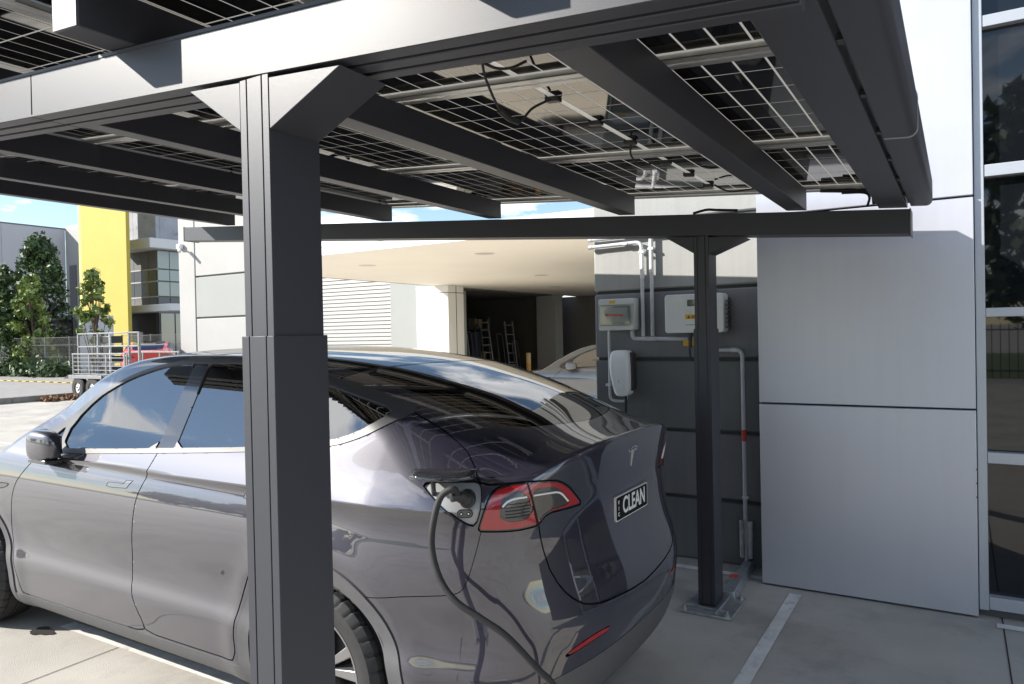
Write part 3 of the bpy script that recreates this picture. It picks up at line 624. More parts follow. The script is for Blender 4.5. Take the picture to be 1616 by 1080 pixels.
def tree(label, x, y, h, w, m, seed, base=.25, cone=1.0, nleaf=4200, ls=.13, z0=0., name='leafy_tree', group=None, nclump=70):
    nleaf = int(nleaf*.8)
    rg = np.random.default_rng(seed); t = thing(name, label, 'tree', group)
    tk = MB(); sw = [(x+.04*h*math.sin(k*1.3+seed)*.15, y+.03*h*math.cos(k*1.7+seed)*.15, z0+h*.88*k/6) for k in range(7)]
    tk.tube(sw, [h*.018*(1-k/7.5) for k in range(7)], 8)
    cl = []
    for k in range(nclump):
        f = rg.random()**.85; zz_ = base*h+(1-base)*h*f; R = w*.5*((1-f)**(.55*cone))*(.35+.65*min(1,f*5)); a = rg.random()*6.283; r = R*math.sqrt(.15+.85*rg.random())
        cl.append((x+r*math.cos(a), y+r*math.sin(a), z0+zz_, w*(.075+.075*rg.random())))
        if k % 4 == 0:
            j = min(5, max(1, int(f*5))); p0 = Vector(sw[j])-Vector((0,0,.06*h)); p1 = Vector(cl[-1][:3]); tk.tube([p0, (p0+p1)/2+Vector((0,0,-.02*h)), p1], [h*.007,h*.005,h*.002], 5)
    tk.build('trunk', bark, t, smooth=True)
    c = np.array(cl); idx = rg.integers(0, len(c), nleaf); n = rg.normal(size=(nleaf,3)); n /= np.linalg.norm(n,axis=1)[:,None]
    P = c[idx,:3]+n*(c[idx,3]*rg.random(nleaf)**.4)[:,None]*np.array([1,1,1.15])
    d1 = rg.normal(size=(nleaf,3)); d1 /= np.linalg.norm(d1,axis=1)[:,None]; d2 = np.cross(d1, n+rg.normal(size=(nleaf,3))*.5); d2 /= np.linalg.norm(d2,axis=1)[:,None]
    s = ls*(.6+.8*rg.random(nleaf))[:,None]; d1 = d1*s; d2 = d2*s*.55
    V = np.stack([P-d1, P+d2-d1*.1, P+d1, P-d2-d1*.1], 1).reshape(-1,3)
    me = bpy.data.meshes.new('crown'); me.from_pydata(V.tolist(), [], np.arange(nleaf*4).reshape(-1,4).tolist()); me.materials.append(m)
    o = bpy.data.objects.new('crown', me); COL.objects.link(o); o.parent = t
    return t
tree('tallest dark green pear tree against the grey warehouse wall', -39.6, 19.0, 6.9, 3.3, leaf_d, 3, .1, .8, 6500, .12)
tree('bushy mid green tree at the far left edge of the yard', -41.6, 18.4, 5.6, 3.0, leaf_m, 5, .05, .6, 6000, .12)
tree('lighter green tree just right of the tallest tree', -38.5, 18.0, 4.9, 2.1, leaf_l, 8, .05, .8, 4500, .11)
tree('dark low tree filling the gap below the tallest tree', -40.2, 17.9, 3.6, 3.2, leaf_m, 12, .0, .4, 6000, .12)
tree('slender pale green young tree before the yellow wall', -34.9, 19.0, 5.0, 1.75, leaf_l, 21, .35, .7, 2100, .11)
hd = MB(); rg = np.random.default_rng(4)
# low planting under the fence
P = np.stack([rg.uniform(-47,-34.5,5000), 17.5+rg.normal(size=5000)*.35, .15+np.abs(rg.normal(size=5000))*.32], 1)
d1 = rg.normal(size=P.shape)*.07; d2 = rg.normal(size=P.shape)*.05
V = np.stack([P-d1,P+d2,P+d1,P-d2],1).reshape(-1,3)
me = bpy.data.meshes.new('ground_cover'); me.from_pydata(V.tolist(),[],np.arange(len(V)).reshape(-1,4).tolist()); me.materials.append(leaf_d)
o = bpy.data.objects.new('ground_cover', me); COL.objects.link(o); o['kind'] = 'stuff'; tag(o, 'low green planting along the wire fence', 'planting')
# leaf litter in the gutter
P = np.stack([-22.9+np.abs(rg.normal(size=500))*.25, rg.uniform(10.8,12.6,500), .01+np.abs(rg.normal(size=500))*.05], 1)
d1 = rg.normal(size=P.shape)*.05; d2 = rg.normal(size=P.shape)*.04; V = np.stack([P-d1,P+d2,P+d1,P-d2],1).reshape(-1,3)
me = bpy.data.meshes.new('leaf_litter'); me.from_pydata(V.tolist(),[],np.arange(len(V)).reshape(-1,4).tolist()); me.materials.append(mat('dry_leaf', (.22,.12,.06), .8))
o = bpy.data.objects.new('leaf_litter', me); COL.objects.link(o); o['kind'] = 'stuff'; tag(o, 'brown fallen leaves along the stone kerb', 'leaves')

# ------------------------------------------------------------------ trailer
galv_t = mat('weathered_galvanised', (.23,.235,.24), .55, metal=.4, var=.25, vscale=12)
tl = thing('cage_trailer', 'galvanised tandem box trailer with low mesh sides and tall rear frame', 'trailer')
def tb(name, *b): return MB().box(*b).build(name, galv_t, tl, bevel=.006)
tb('deck', -23.1,-19.6,11.9,13.6,.60,.72)
for y in (11.9, 13.58):
    for z in ((.74,.86,.98,1.10,1.22) if y < 12 else ()): tb('side_bar', -23.1,-20.3,y,y+.02,z,z+.02)
    tb('top_rail', -23.12,-20.28,y-.01,y+.03,1.33,1.375)
    for x in (-23.1,-22.2,-21.3,-20.35): tb('side_post', x,x+.05,y-.005,y+.03,.72,1.33)
for x in (-23.1,-22.0,-20.4,-19.9): tb('rear_frame_post', x,x+.06,12.05,12.11,.72,1.97)
for z in (1.55,1.94): tb('rear_frame_bar', -23.1,-19.85,12.05,12.10,z,z+.04)
MB().add([(-23.35,11.75,.60),(-23.1,11.75,.72),(-21.2,11.75,.72),(-20.95,11.75,.55),(-23.35,12.0,.60),(-23.1,12.0,.72),(-21.2,12.0,.72),(-20.95,12.0,.55)],[(0,1,5,4),(1,2,6,5),(2,3,7,6)]).build('mudguard', galv, tl)
tb('mudguard_skirt', -23.05,-21.25,11.74,11.76,.62,.72)
for x in (-22.62,-21.85):
    wl = MB().lathe([(.16,-.09),(.30,-.09),(.34,-.06),(.34,.06),(.30,.09),(.16,.09)], (x,11.86,.34), 'y', 24).build('wheel', black_rub, tl, smooth=True)
    MB().lathe([(0,-.06),(.05,-.085),(.10,-.06),(.17,-.07)], (x,11.86,.34), 'y', 16).build('rim', alu, wl, smooth=True)
sk = thing('crate_stack', 'dark stacked crates standing on the galvanised trailer deck', 'crates')
for k in range(4): MB().box(-22.75,-22.25,12.6,13.0,.73+k*.31,.95+k*.31).build('crate', black_pl, sk, bevel=.02)
for x in (-22.8,-22.25): MB().box(x,x+.05,12.55,12.6,.72,2.0).build('upright', galv, sk)

# ------------------------------------------------------------------ yard behind the viewpoint, seen in reflections
struct(MB().add([(-80,-40,.02),(60,-40,.02),(60,-17,.02),(-80,-17,.02)], [(0,1,2,3)]).build('grass_verge', mat('grass', (.07,.12,.025), .9, var=.4, vscale=3, bump=.6, bscale=40), fix=False))
pf = thing('picket_fence', 'black steel picket fence across the yard, mirrored in the windows', 'fence')
pk0 = None
for k in range(70):
    x = -2+k*.22
    if pk0 is None: pk0 = MB().box(-.012,.012,-.012,.012,.05,1.7).build('picket', black_pl, pf); pk0.location = (x,-16.5,0)
    else: link_copy(pk0, pf, (x,-16.5,0))
for z in (.25,1.5): MB().box(-2.2,13.6,-16.52,-16.48,z,z+.04).build('rail', black_pl, pf)
for i, (x, y, h, w) in enumerate(((3,-20,9.5,7),(8.5,-19.5,10.5,8),(14,-21,9,8),(19.5,-20,11,8),(26,-22,10,9),(-33,-36,7,7),(-46,-34,8,8),(-60,-38,8,9),(-18,-38,7,6))):
    tree(('wide dark street tree, %s in the row across the yard' % ('first','second','third','fourth','fifth','sixth','seventh','eighth','ninth')[i]), x, y, h, w, leaf_d, 40+i, .12, .45, 4500, .30, name='street_tree', group='street trees across the yard', nclump=60)

# ================================================================== PARKED CAR: body surface
YC=2.99
def nspl(xs,ys):
    xs=np.array(xs,float);ys=np.array(ys,float);n=len(xs);h=np.diff(xs)
    # pchip slopes
    d=np.diff(ys)/h;m=np.zeros(n);m[0]=d[0];m[-1]=d[-1]
    for i in range(1,n-1):
        m[i]=0.5*(d[i-1]+d[i])   # catmull-like
        if d[i-1]*d[i]<0: m[i]*=0.5
    def f(x):
        x=np.clip(x,xs[0],xs[-1]);i=np.clip(np.searchsorted(xs,x)-1,0,n-2)
        t=(x-xs[i])/h[i];a=ys[i];b=ys[i+1];ma=m[i]*h[i];mb=m[i+1]*h[i]
        return (2*t**3-3*t*t+1)*a+(t**3-2*t*t+t)*ma+(-2*t**3+3*t*t)*b+(t**3-t*t)*mb
    return f
def smooth_tab(xs,ys,sig,n=400):
    f=nspl(xs,ys);g=np.linspace(xs[0],xs[-1],n);v=f(g);dx=g[1]-g[0]
    r=int(3*sig/dx)+1;k=np.exp(-.5*(np.arange(-r,r+1)*dx/sig)**2);k/=k.sum()
    e0=2*v[0]-v[r:0:-1];e1=2*v[-1]-v[-2:-r-2:-1]
    v2=np.convolve(np.concatenate([e0,v,e1]),k,'valid')
    return lambda x:np.interp(x,g,v2)
zc=smooth_tab([-6.2,-5.98,-5.7,-5.4,-5.1,-4.95,-4.6,-4.3,-4.0,-3.7,-3.4,-3.1,-2.8,-2.4,-2.0,-1.8,-1.6,-1.45,-1.35,-1.25,-1.0],
              [.55,.74,.93,1.02,1.085,1.125,1.335,1.495,1.602,1.643,1.652,1.650,1.634,1.580,1.492,1.435,1.365,1.31,1.285,1.268,1.245],.05)
shp=smooth_tab([.05,.15,.22,.28,.36,.46,.53,.62,.74,.83,.90,.96,1.02,1.09,1.15,1.22,1.4,1.8],
               [-.22,-.10,-.045,-.022,-.013,-.006,-.022,-.022,-.006,0,-.003,-.012,-.030,-.065,-.108,-.18,-.42,-1.0],.018)
xr0=smooth_tab([.0,.15,.25,.35,.45,.58,.68,.78,.88,1.0,1.1,1.18,1.23,1.26,1.3,1.7],
               [-1.65,-1.40,-1.265,-1.21,-1.188,-1.178,-1.195,-1.225,-1.243,-1.250,-1.237,-1.224,-1.216,-1.214,-1.22,-1.32],.012)
def smax(a,b,k):
    h=np.maximum(k-np.abs(a-b),0)/k
    return np.maximum(a,b)+h*h*k*.25
def smin(a,b,k): return -smax(-a,-b,k)
def zb(x): return 1.165+.085*(x+3.4)
def F(x,v,z):
    v=np.abs(v)
    rx=np.maximum(0,x+2.4);fx=np.maximum(0,-3.9-x)
    wb=.865-.13*rx**2-.16*fx**2
    dz=z-zb(x);up=wb-.455*dz-2*np.maximum(0,1.07-z)
    W=.955-.34*np.maximum(0,x+2.0)**2-.09*np.maximum(0,-4.9-x)**2
    W=W+.012*np.exp(-((np.hypot(x+2.22,z-.36)-.5)/.07)**2)+.012*np.exp(-((np.hypot(x+5.11,z-.36)-.5)/.07)**2)
    ys=smax(W+shp(z),up,.08+.14*np.clip((x+2.5)/.6,0,1))
    side=v-ys
    top=z-(zc(x)-(.034+.05*np.clip((x+2.3)/.9,0,1))*(v/.65)**3.2)
    kst=.04+.07*np.clip((x+2.2)/.8,0,1)
    a=smax(side,top,kst)
    rear=x-(xr0(z)-.12*(v/.75)**3)
    a=smax(a,rear,.013+.13*np.clip(v/.82,0,1)**5)
    front=-5.98-x+.35*(v/.9)**3*1.0-.0
    a=smax(a,front,.25)
    return smax(a,.17-z,.05)

AXF, AXR, AXZ = -5.11, -2.22, .36
def fan_grid():
    st = [(x, 0.0) for x in np.linspace(-5.2, -1.9, 185)]
    fr_ = [(-5.2, -a) for a in np.linspace(0, math.pi/2, 46)][1:][::-1]
    re_ = [(-1.9, a) for a in np.linspace(0, math.pi/2, 110)][1:]
    cols = fr_+st+re_
    ph = np.radians(np.concatenate([np.linspace(-90,-44,14)[:-1], np.linspace(-44,90,190)]))
    ox = np.array([c[0] for c in cols])[:,None]; ps = np.array([c[1] for c in cols])[:,None]
    dx = np.sin(ps)*np.cos(ph)[None]; dv = np.cos(ps)*np.cos(ph)[None]; dz = np.sin(ph)[None]+0*ps
    lo = np.zeros_like(dx); hi = np.full_like(dx, 1.9)
    for _ in range(34):
        m = (lo+hi)/2; v = F(ox+m*dx, m*dv, .75+m*dz); lo = np.where(v < 0, m, lo); hi = np.where(v < 0, hi, m)
    X = ox+lo*dx; Vv = lo*dv; Z = .75+lo*dz
    P = np.stack([X, Vv, Z], -1); nu, nv = X.shape
    P = P.reshape(-1,3)
    i, j = np.meshgrid(np.arange(nu-1), np.arange(nv-1), indexing='ij'); a = (i*nv+j).ravel(); b = a+nv; c = b+1; d = a+1
    T = np.concatenate([np.stack([a,b,c],1), np.stack([a,c,d],1)])
    return P, T
def grad(P, e=.002):
    x, v, z = P.T
    g = np.stack([F(x+e,v,z)-F(x-e,v,z), F(x,v+e,z)-F(x,v-e,z), F(x,v,z+e)-F(x,v,z-e)], 1)
    g[np.abs(v) < 1e-4, 1] = 0
    return g/np.maximum(np.linalg.norm(g,axis=1),1e-9)[:,None]
def clip(M, phi):
    """split a triangle mesh (V,N,T) by the sign of phi at its vertices -> inside, outside"""
    V, Nn, T = M; s = phi < 0; k = s[T].sum(1)
    ins = T[k == 3]; out = T[k == 0]; mixed = T[(k == 1) | (k == 2)]
    if len(mixed) == 0: return compact((V,Nn,ins)), compact((V,Nn,out))
    km = s[mixed].sum(1); lone_in = km == 1
    sm = s[mixed]; tgt = np.where(lone_in[:,None], sm, ~sm); ix = np.argmax(tgt, 1)
    r = np.arange(len(mixed)); a = mixed[r,ix]; b = mixed[r,(ix+1)%3]; c = mixed[r,(ix+2)%3]
    def inter(p, q):
        return np.stack([np.minimum(p,q), np.maximum(p,q)], 1)
    E = np.concatenate([inter(a,b), inter(a,c)]); U, inv_ = np.unique(E, axis=0, return_inverse=True); inv_ = inv_.ravel()
    t = phi[U[:,0]]/(phi[U[:,0]]-phi[U[:,1]]); t = t[:,None]
    nV = V[U[:,0]]*(1-t)+V[U[:,1]]*t; nN = Nn[U[:,0]]*(1-t)+Nn[U[:,1]]*t; nN /= np.maximum(np.linalg.norm(nN,axis=1),1e-9)[:,None]
    b0 = len(V); V2 = np.concatenate([V,nV]); N2 = np.concatenate([Nn,nN]); ab = b0+inv_[:len(mixed)]; ac = b0+inv_[len(mixed):]
    tri = np.stack([a,ab,ac],1); q1 = np.stack([ab,b,c],1); q2 = np.stack([ab,c,ac],1)
    li = lone_in
    ins = np.concatenate([ins, tri[li], q1[~li], q2[~li]]); out = np.concatenate([out, tri[~li], q1[li], q2[li]])
    return compact((V2,N2,ins)), compact((V2,N2,out))
def compact(M):
    V, Nn, T = M
    if len(T) == 0: return (np.zeros((0,3)), np.zeros((0,3)), np.zeros((0,3), int))
    u, inv_ = np.unique(T, return_inverse=True); return (V[u], Nn[u], inv_.reshape(T.shape))
def poly_sdf(p, q):
    """signed distance (negative inside) from points p (n,2) to polygon q"""
    q = np.array(q, float); d = np.full(len(p), 1e9); ins = np.zeros(len(p), bool)
    for i in range(len(q)):
        a = q[i]; b = q[(i+1)%len(q)]; e = b-a; w = p-a; t = np.clip((w@e)/(e@e), 0, 1)
        d = np.minimum(d, np.linalg.norm(w-t[:,None]*e, axis=1))
        c1 = (a[1] > p[:,1]) != (b[1] > p[:,1])
        with np.errstate(divide='ignore', invalid='ignore'):
            xi = (b[0]-a[0])*(p[:,1]-a[1])/(b[1]-a[1]+1e-12)+a[0]
        ins ^= c1 & (p[:,0] < xi)
    return np.where(ins, -d, d)
def chaikin(q, n=2):
    q = [np.array(p, float) for p in q]
    for _ in range(n):
        o = []
        for i in range(len(q)):
            a, b = q[i], q[(i+1)%len(q)]; o += [a*.75+b*.25, a*.25+b*.75]
        q = o
    return q
xz = lambda M: M[0][:, [0,2]]
xv = lambda M: M[0][:, [0,1]]
sz = lambda M: np.stack([M[0][:,0]-M[0][:,1], M[0][:,2]], 1)
P0, T0 = fan_grid(); N0 = grad(P0)
BASE = (P0, N0, T0)
# wheel openings
def arch(M, R):
    o = []
    for ax in (AXF, AXR):
        d = np.hypot(M[0][:,0]-ax, M[0][:,2]-AXZ)-R
        box_ = np.maximum(np.abs(M[0][:,0]-ax)-R, M[0][:,2]-AXZ); o.append(np.minimum(d, box_))
    d = np.minimum(*o); return np.maximum(d, .45-M[0][:,1])
PARTS = {}
_, body_m = clip(BASE, arch(BASE, .392))
PARTS['arch_cladding'], body_m = clip(body_m, arch(body_m, .458))
def take(name, M, phi_fn, g=.0025):
    ph = phi_fn(M); a, r = clip(M, ph+g)
    PARTS[name] = a
    _, r = clip(r, phi_fn(r)-g)
    return r
sill_line = lambda M: np.maximum(M[0][:,2]-(.268+.012*(M[0][:,0]+4.6)/1.9), np.maximum(-4.75-M[0][:,0], M[0][:,0]+2.6))
body_m = take('sill_cladding', body_m, sill_line, .001)
dlo_o = chaikin([(-4.50,1.085),(-4.2,1.092),(-3.35,1.150),(-2.738,1.196),(-2.2,1.248),(-2.03,1.297),(-1.925,1.352),(-1.865,1.397),(-1.99,1.436),(-2.12,1.474),(-2.34,1.531),(-2.65,1.578),(-2.95,1.602),(-3.32,1.602),(-3.59,1.578),(-3.87,1.516),(-4.14,1.404),(-4.36,1.286),(-4.53,1.17)], 2)
side_lim = lambda M: .45-M[0][:,1]
body_m = take('DLO', body_m, lambda M: np.maximum(poly_sdf(xz(M), dlo_o), side_lim(M)), .0)
D = PARTS.pop('DLO')
fw = chaikin([(-4.225,1.118),(-4.30,1.25),(-4.127,1.384),(-3.99,1.445),(-3.855,1.496),(-3.70,1.535),(-3.56,1.562),(-3.44,1.575),(-3.322,1.579),(-3.33,1.5),(-3.355,1.28),(-3.372,1.172),(-3.6,1.155),(-4.0,1.13)],1)
rw = chaikin([(-3.222,1.182),(-3.215,1.3),(-3.20,1.5),(-3.195,1.580),(-3.08,1.585),(-2.925,1.585),(-2.6,1.557),(-2.297,1.494),(-2.139,1.455),(-1.94,1.399),(-1.97,1.368),(-2.067,1.315),(-2.186,1.279),(-2.45,1.243),(-2.723,1.218),(-3.0,1.198)],1)
tq = [(-4.445,1.122),(-4.265,1.124),(-4.345,1.225)]
D = take('front_window', D, lambda M: poly_sdf(xz(M), fw), .0)
D = take('rear_window', D, lambda M: poly_sdf(xz(M), rw), .0)
D = take('mirror_quarter_glass', D, lambda M: poly_sdf(xz(M), tq), .0)
D = take('pillar_cover', D, lambda M: poly_sdf(xz(M), [(-3.372,1.172),(-3.322,1.580),(-3.195,1.581),(-3.222,1.182)]), .0)
PARTS['window_trim'] = D
# tail lamp, charge pocket, reflector on the rear corner
lamp = chaikin([(-2.322,.992),(-2.315,1.02),(-2.286,1.085),(-2.232,1.141),(-2.15,1.154),(-2.059,1.159),(-1.95,1.155),(-1.866,1.146),(-1.795,1.113),(-1.74,1.07),(-1.688,1.026),(-1.75,1.024),(-1.825,1.025),(-1.93,1.026),(-1.968,1.008),(-1.992,.988),(-2.08,.986),(-2.174,.987),(-2.28,.989)],1)
pock = chaikin([(-2.585,1.155),(-2.53,1.163),(-2.475,1.165),(-2.36,1.166),(-2.296,1.166),(-2.296,1.12),(-2.306,1.085),(-2.332,1.012),(-2.36,1.012),(-2.40,1.026),(-2.46,1.06),(-2.515,1.093),(-2.56,1.13)],1)
body_m = take('tail_lamp', body_m, lambda M: poly_sdf(sz(M), lamp), .003)
body_m = take('charge_pocket', body_m, lambda M: poly_sdf(sz(M), pock), .002)
refl = chaikin([(-1.885,.507),(-1.80,.526),(-1.729,.535),(-1.63,.539),(-1.545,.536),(-1.55,.518),(-1.63,.517),(-1.704,.513),(-1.80,.506),(-1.87,.499)],1)
body_m = take('reflector', body_m, lambda M: poly_sdf(sz(M), refl), .002)
# glass roof, hatch glass, windscreen
rgl = chaikin([(-2.292,-.2),(-2.292,.30),(-2.290,.553),(-2.16,.560),(-2.04,.558),(-1.92,.552),(-1.8,.538),(-1.66,.515),(-1.58,.490),(-1.515,.42),(-1.465,.28),(-1.44,.16),(-1.424,.0),(-1.42,-.2)],2)
topside = lambda M: np.maximum(.9+.25*M[0][:,1]-M[0][:,2]+0*M[0][:,0], -1)
body_m = take('rear_glass', body_m, lambda M: np.maximum(poly_sdf(xv(M), rgl), 1.2-M[0][:,2]), .002)
rfl = [(-4.03,-.3),(-4.03,.4),(-4.02,.545),(-3.7,.575),(-3.2,.58),(-2.7,.572),(-2.312,.558),(-2.312,.3),(-2.312,-.3)]
body_m = take('roof_glass', body_m, lambda M: np.maximum(poly_sdf(xv(M), rfl), 1.45-M[0][:,2]), .002)
wsl = [(-4.05,-.3),(-4.05,.56),(-4.3,.62),(-4.6,.68),(-4.82,.70),(-4.93,.55),(-4.98,.3),(-5.0,-.3)]
body_m = take('windscreen', body_m, lambda M: np.maximum(poly_sdf(xv(M), wsl), 1.05-M[0][:,2]), .003)
# tailgate
gate = [(-3.2,1.60),(-2.95,1.51),(-2.75,1.43),(-2.590,1.396),(-2.437,1.330),(-2.367,1.288),(-2.328,1.257),(-2.306,1.206),(-2.302,1.161),(-2.25,1.152),(-2.060,1.157),(-2.035,1.09),(-1.992,.992),(-1.982,.94),(-1.967,.891),(-1.935,.82),(-1.893,.767),(-1.85,.728),(-1.802,.697),(-1.742,.668),(-1.68,.652),(-1.60,.640),(-1.45,.627),(-1.306,.616),(-1.18,.61),(-.3,.605),(-.3,1.9),(-3.2,1.9)]
body_m = take('tailgate', body_m, lambda M: np.maximum(poly_sdf(sz(M), gate), -2.302-M[0][:,0]), .0038)
bump_ = [(-2.304,1.05),(-2.306,.99),(-2.326,.933),(-2.35,.88),(-2.374,.83),(-2.395,.795),(-2.411,.778),(-2.434,.768),(-2.50,.756),(-2.579,.748),(-2.70,.735),(-2.86,.715),(-3.2,.70),(-3.2,.0),(-.3,.0),(-.3,1.05)]
rearonly = lambda M: -2.22-M[0][:,0]
body_m = take('rear_bumper', body_m, lambda M: np.maximum(poly_sdf(sz(M), bump_), rearonly(M)), .0018)
PARTS['rear_diffuser'], PARTS['rear_bumper'] = clip(PARTS['rear_bumper'], PARTS['rear_bumper'][0][:,2]-(.395+.05*np.clip((PARTS['rear_bumper'][0][:,0]+1.5)/.3,0,1)))
# doors
fdoor = chaikin([(-4.43,1.20),(-4.446,1.06),(-4.50,1.005),(-4.554,.955),(-4.603,.904),(-4.64,.82),(-4.655,.762),(-4.672,.63),(-4.655,.53),(-4.62,.42),(-4.58,.30),(-4.57,.273),(-4.4,.27),(-3.7,.275),(-3.39,.283),(-3.41,.34),(-3.44,.379),(-3.483,.466),(-3.498,.568),(-3.475,.69),(-3.441,.832),(-3.419,.943),(-3.375,1.037),(-3.345,1.12),(-3.335,1.2)],1)
rdoor = chaikin([(-3.335,1.2),(-3.345,1.12),(-3.375,1.037),(-3.419,.943),(-3.441,.832),(-3.475,.69),(-3.498,.568),(-3.483,.466),(-3.44,.379),(-3.41,.34),(-3.385,.284),(-3.1,.284),(-2.78,.286),(-2.70,.30),(-2.70,.45),(-2.66,.58),(-2.58,.72),(-2.46,.86),(-2.37,1.0),(-2.33,1.1),(-2.29,1.27),(-2.4,1.3)],1)
body_m = take('front_door', body_m, lambda M: np.maximum(poly_sdf(xz(M), fdoor), side_lim(M)), .0034)
body_m = take('rear_door', body_m, lambda M: np.maximum(poly_sdf(xz(M), rdoor), side_lim(M)), .0034)
body_m = take('side_camera', body_m, lambda M: np.maximum(poly_sdf(xz(M), chaikin([(-4.90,.872),(-4.78,.893),(-4.665,.897),(-4.70,.876),(-4.79,.858),(-4.88,.855)],1)), side_lim(M)), .002)
body_m = take('headlight', body_m, lambda M: np.maximum(poly_sdf(xz(M), chaikin([(-5.30,.885),(-5.5,.875),(-5.75,.80),(-5.93,.70),(-5.78,.69),(-5.55,.77),(-5.4,.84)],1)), .30-M[0][:,1]), .002)
hood_ = [(-5.03,-.3),(-5.0,.3),(-4.95,.58),(-4.9,.70),(-5.2,.72),(-5.6,.66),(-5.82,.5),(-5.86,-.3)]
body_m = take('bonnet', body_m, lambda M: np.maximum(poly_sdf(xv(M), hood_), .7-M[0][:,2]), .0028)
PARTS['body_shell'] = body_m
# tail-lamp pieces
L = PARTS.pop('tail_lamp')
brd = lambda M: poly_sdf(sz(M), lamp)+.008
red, PARTS['lamp_border'] = clip(L, brd(L))
clA = chaikin([(-2.216,1.020),(-2.208,1.097),(-2.165,1.124),(-2.070,1.132),(-2.014,1.020)],1); clB = chaikin([(-2.044,1.134),(-1.95,1.131),(-1.87,1.122),(-1.775,1.046),(-1.83,1.038),(-1.925,1.038),(-1.972,1.006),(-1.998,1.01)],1)
clear, red = clip(red, np.minimum(poly_sdf(sz(red), clA), poly_sdf(sz(red), clB)))
PARTS['lamp_red_lens'] = red; PARTS['lamp_clear_lens'] = clear

def mk(name, M, m, parent, side=0, both=False, off=0., skirt=.012, smooth=True):
    """side -1: near (left) half, +1: mirrored half, both: one mesh across the centre line"""
    V, Nn, T = M
    V = V+Nn*off
    def half(sg):
        v = V.copy(); n = Nn.copy(); t = T.copy()
        v[:,1] *= sg; n[:,1] *= sg
        if sg < 0: pass
        else: t = t[:, ::-1]
        return v, n, t
    vs_, ns_, ts_ = [], [], []; b = 0
    for sg in ((-1,1) if both else (side,)):
        v, n, t = half(sg)
        e = np.concatenate([t[:,[0,1]],t[:,[1,2]],t[:,[2,0]]]); key = np.sort(e,1); u, inv_, cnt = np.unique(key, axis=0, return_inverse=True, return_counts=True); inv_ = inv_.ravel()
        bd = e[cnt[inv_] == 1]
        if both: bd = bd[~((np.abs(v[bd[:,0],1]) < 1e-3) & (np.abs(v[bd[:,1],1]) < 1e-3))]
        nl = n[t].reshape(-1,3)
        V_all, T_all, N_all = v, t, nl
        if skirt and len(bd):
            p0, p1 = v[bd[:,0]], v[bd[:,1]]; q0 = p0-n[bd[:,0]]*skirt; q1 = p1-n[bd[:,1]]*skirt
            k = len(bd); bb = len(v); sv = np.concatenate([p0,p1,q0,q1]); ia = bb+np.arange(k)
            t1 = np.stack([ia+k, ia, ia+2*k],1); t2 = np.stack([ia+k, ia+2*k, ia+3*k],1)
            fn = np.cross(p0-p1, q0-p1); fn /= np.maximum(np.linalg.norm(fn,axis=1),1e-9)[:,None]
            V_all = np.concatenate([v,sv]); T_all = np.concatenate([t,t1,t2]); N_all = np.concatenate([nl, np.repeat(fn,3,0), np.repeat(fn,3,0)])
        vs_.append(V_all); ts_.append(T_all+b); ns_.append(N_all); b += len(V_all)
    V_, T_, N_ = np.concatenate(vs_), np.concatenate(ts_), np.concatenate(ns_)
    V_ = V_+np.array([0, YC, 0])
    me = bpy.data.meshes.new(name); me.vertices.add(len(V_)); me.vertices.foreach_set('co', V_.ravel())
    me.loops.add(T_.size); me.loops.foreach_set('vertex_index', T_.ravel().astype(np.int32))
    me.polygons.add(len(T_)); me.polygons.foreach_set('loop_start', np.arange(0, T_.size, 3, dtype=np.int32)); me.polygons.foreach_set('loop_total', np.full(len(T_), 3, dtype=np.int32))
    me.polygons.foreach_set('use_smooth', np.ones(len(T_), bool)); me.update(calc_edges=True); me.validate()
    if len(me.loops) == len(N_): me.normals_split_custom_set(N_.tolist())
    me.materials.append(m); o = bpy.data.objects.new(name, me); COL.objects.link(o); o.parent = parent
    return o

# car materials
def paint(name, col, coat_ior=1.95):
    return mat(name, col, .46, metal=.30, coat=1., coat_rough=.008, coat_ior=coat_ior, spec=.5, var=.03, vscale=800, rvar=.03)
carpaint = paint('midnight_grey_paint', (.019,.018,.034))
side_glass = glass_mat('tinted_side_glass', (.20,.26,.25), 3.2)
dark_glass = glass_mat('dark_roof_glass', (.018,.02,.022), 1.85)
gloss_black = mat('gloss_black', (.012,.012,.014), .15, coat=1, coat_rough=.01)
satin_trim = mat('satin_dark_trim', (.055,.055,.058), .42, metal=.0, spec=.35)
clad = mat('grey_cladding', (.085,.085,.09), .55, var=.08, vscale=30)
shell_m = mat('inner_black', (.006,.006,.006), .8)
red_lens = mat('red_lens', (.33,.006,.010), .18, coat=1, coat_rough=.005, coat_ior=1.6)
clear_lens = mat('lamp_interior', (.045,.042,.042), .25, metal=.3, coat=1, coat_rough=.005, coat_ior=1.6)
lamp_bar = mat('lamp_bar', (.80,.80,.80), .25, coat=.5)
cabin_m = mat('cabin_black', (.020,.020,.022), .7, var=.2, vscale=10)

def surf(kind, a, b):
    """point on the body: 'sz' (s=x-v, z), 'yz' (v, z), 'xz' (x, z); v >= 0"""
    if kind == 'sz':
        t = np.linspace(-.8,-2.6,1200); f = F(t, t-a, b+0*t)
        i = np.argmax(f < 0); return np.array([t[i], t[i]-a, b])
    if kind == 'yz':
        t = np.linspace(-.8,-2.6,1200); f = F(t, a+0*t, b+0*t); i = np.argmax(f < 0); return np.array([t[i], a, b])
    t = np.linspace(1.3,.2,1200); f = F(a+0*t, t, b+0*t); i = np.argmax(f < 0); return np.array([a, t[i], b])
def W_(p, sg=-1): return (float(p[0]), float(YC+sg*p[1]), float(p[2]))

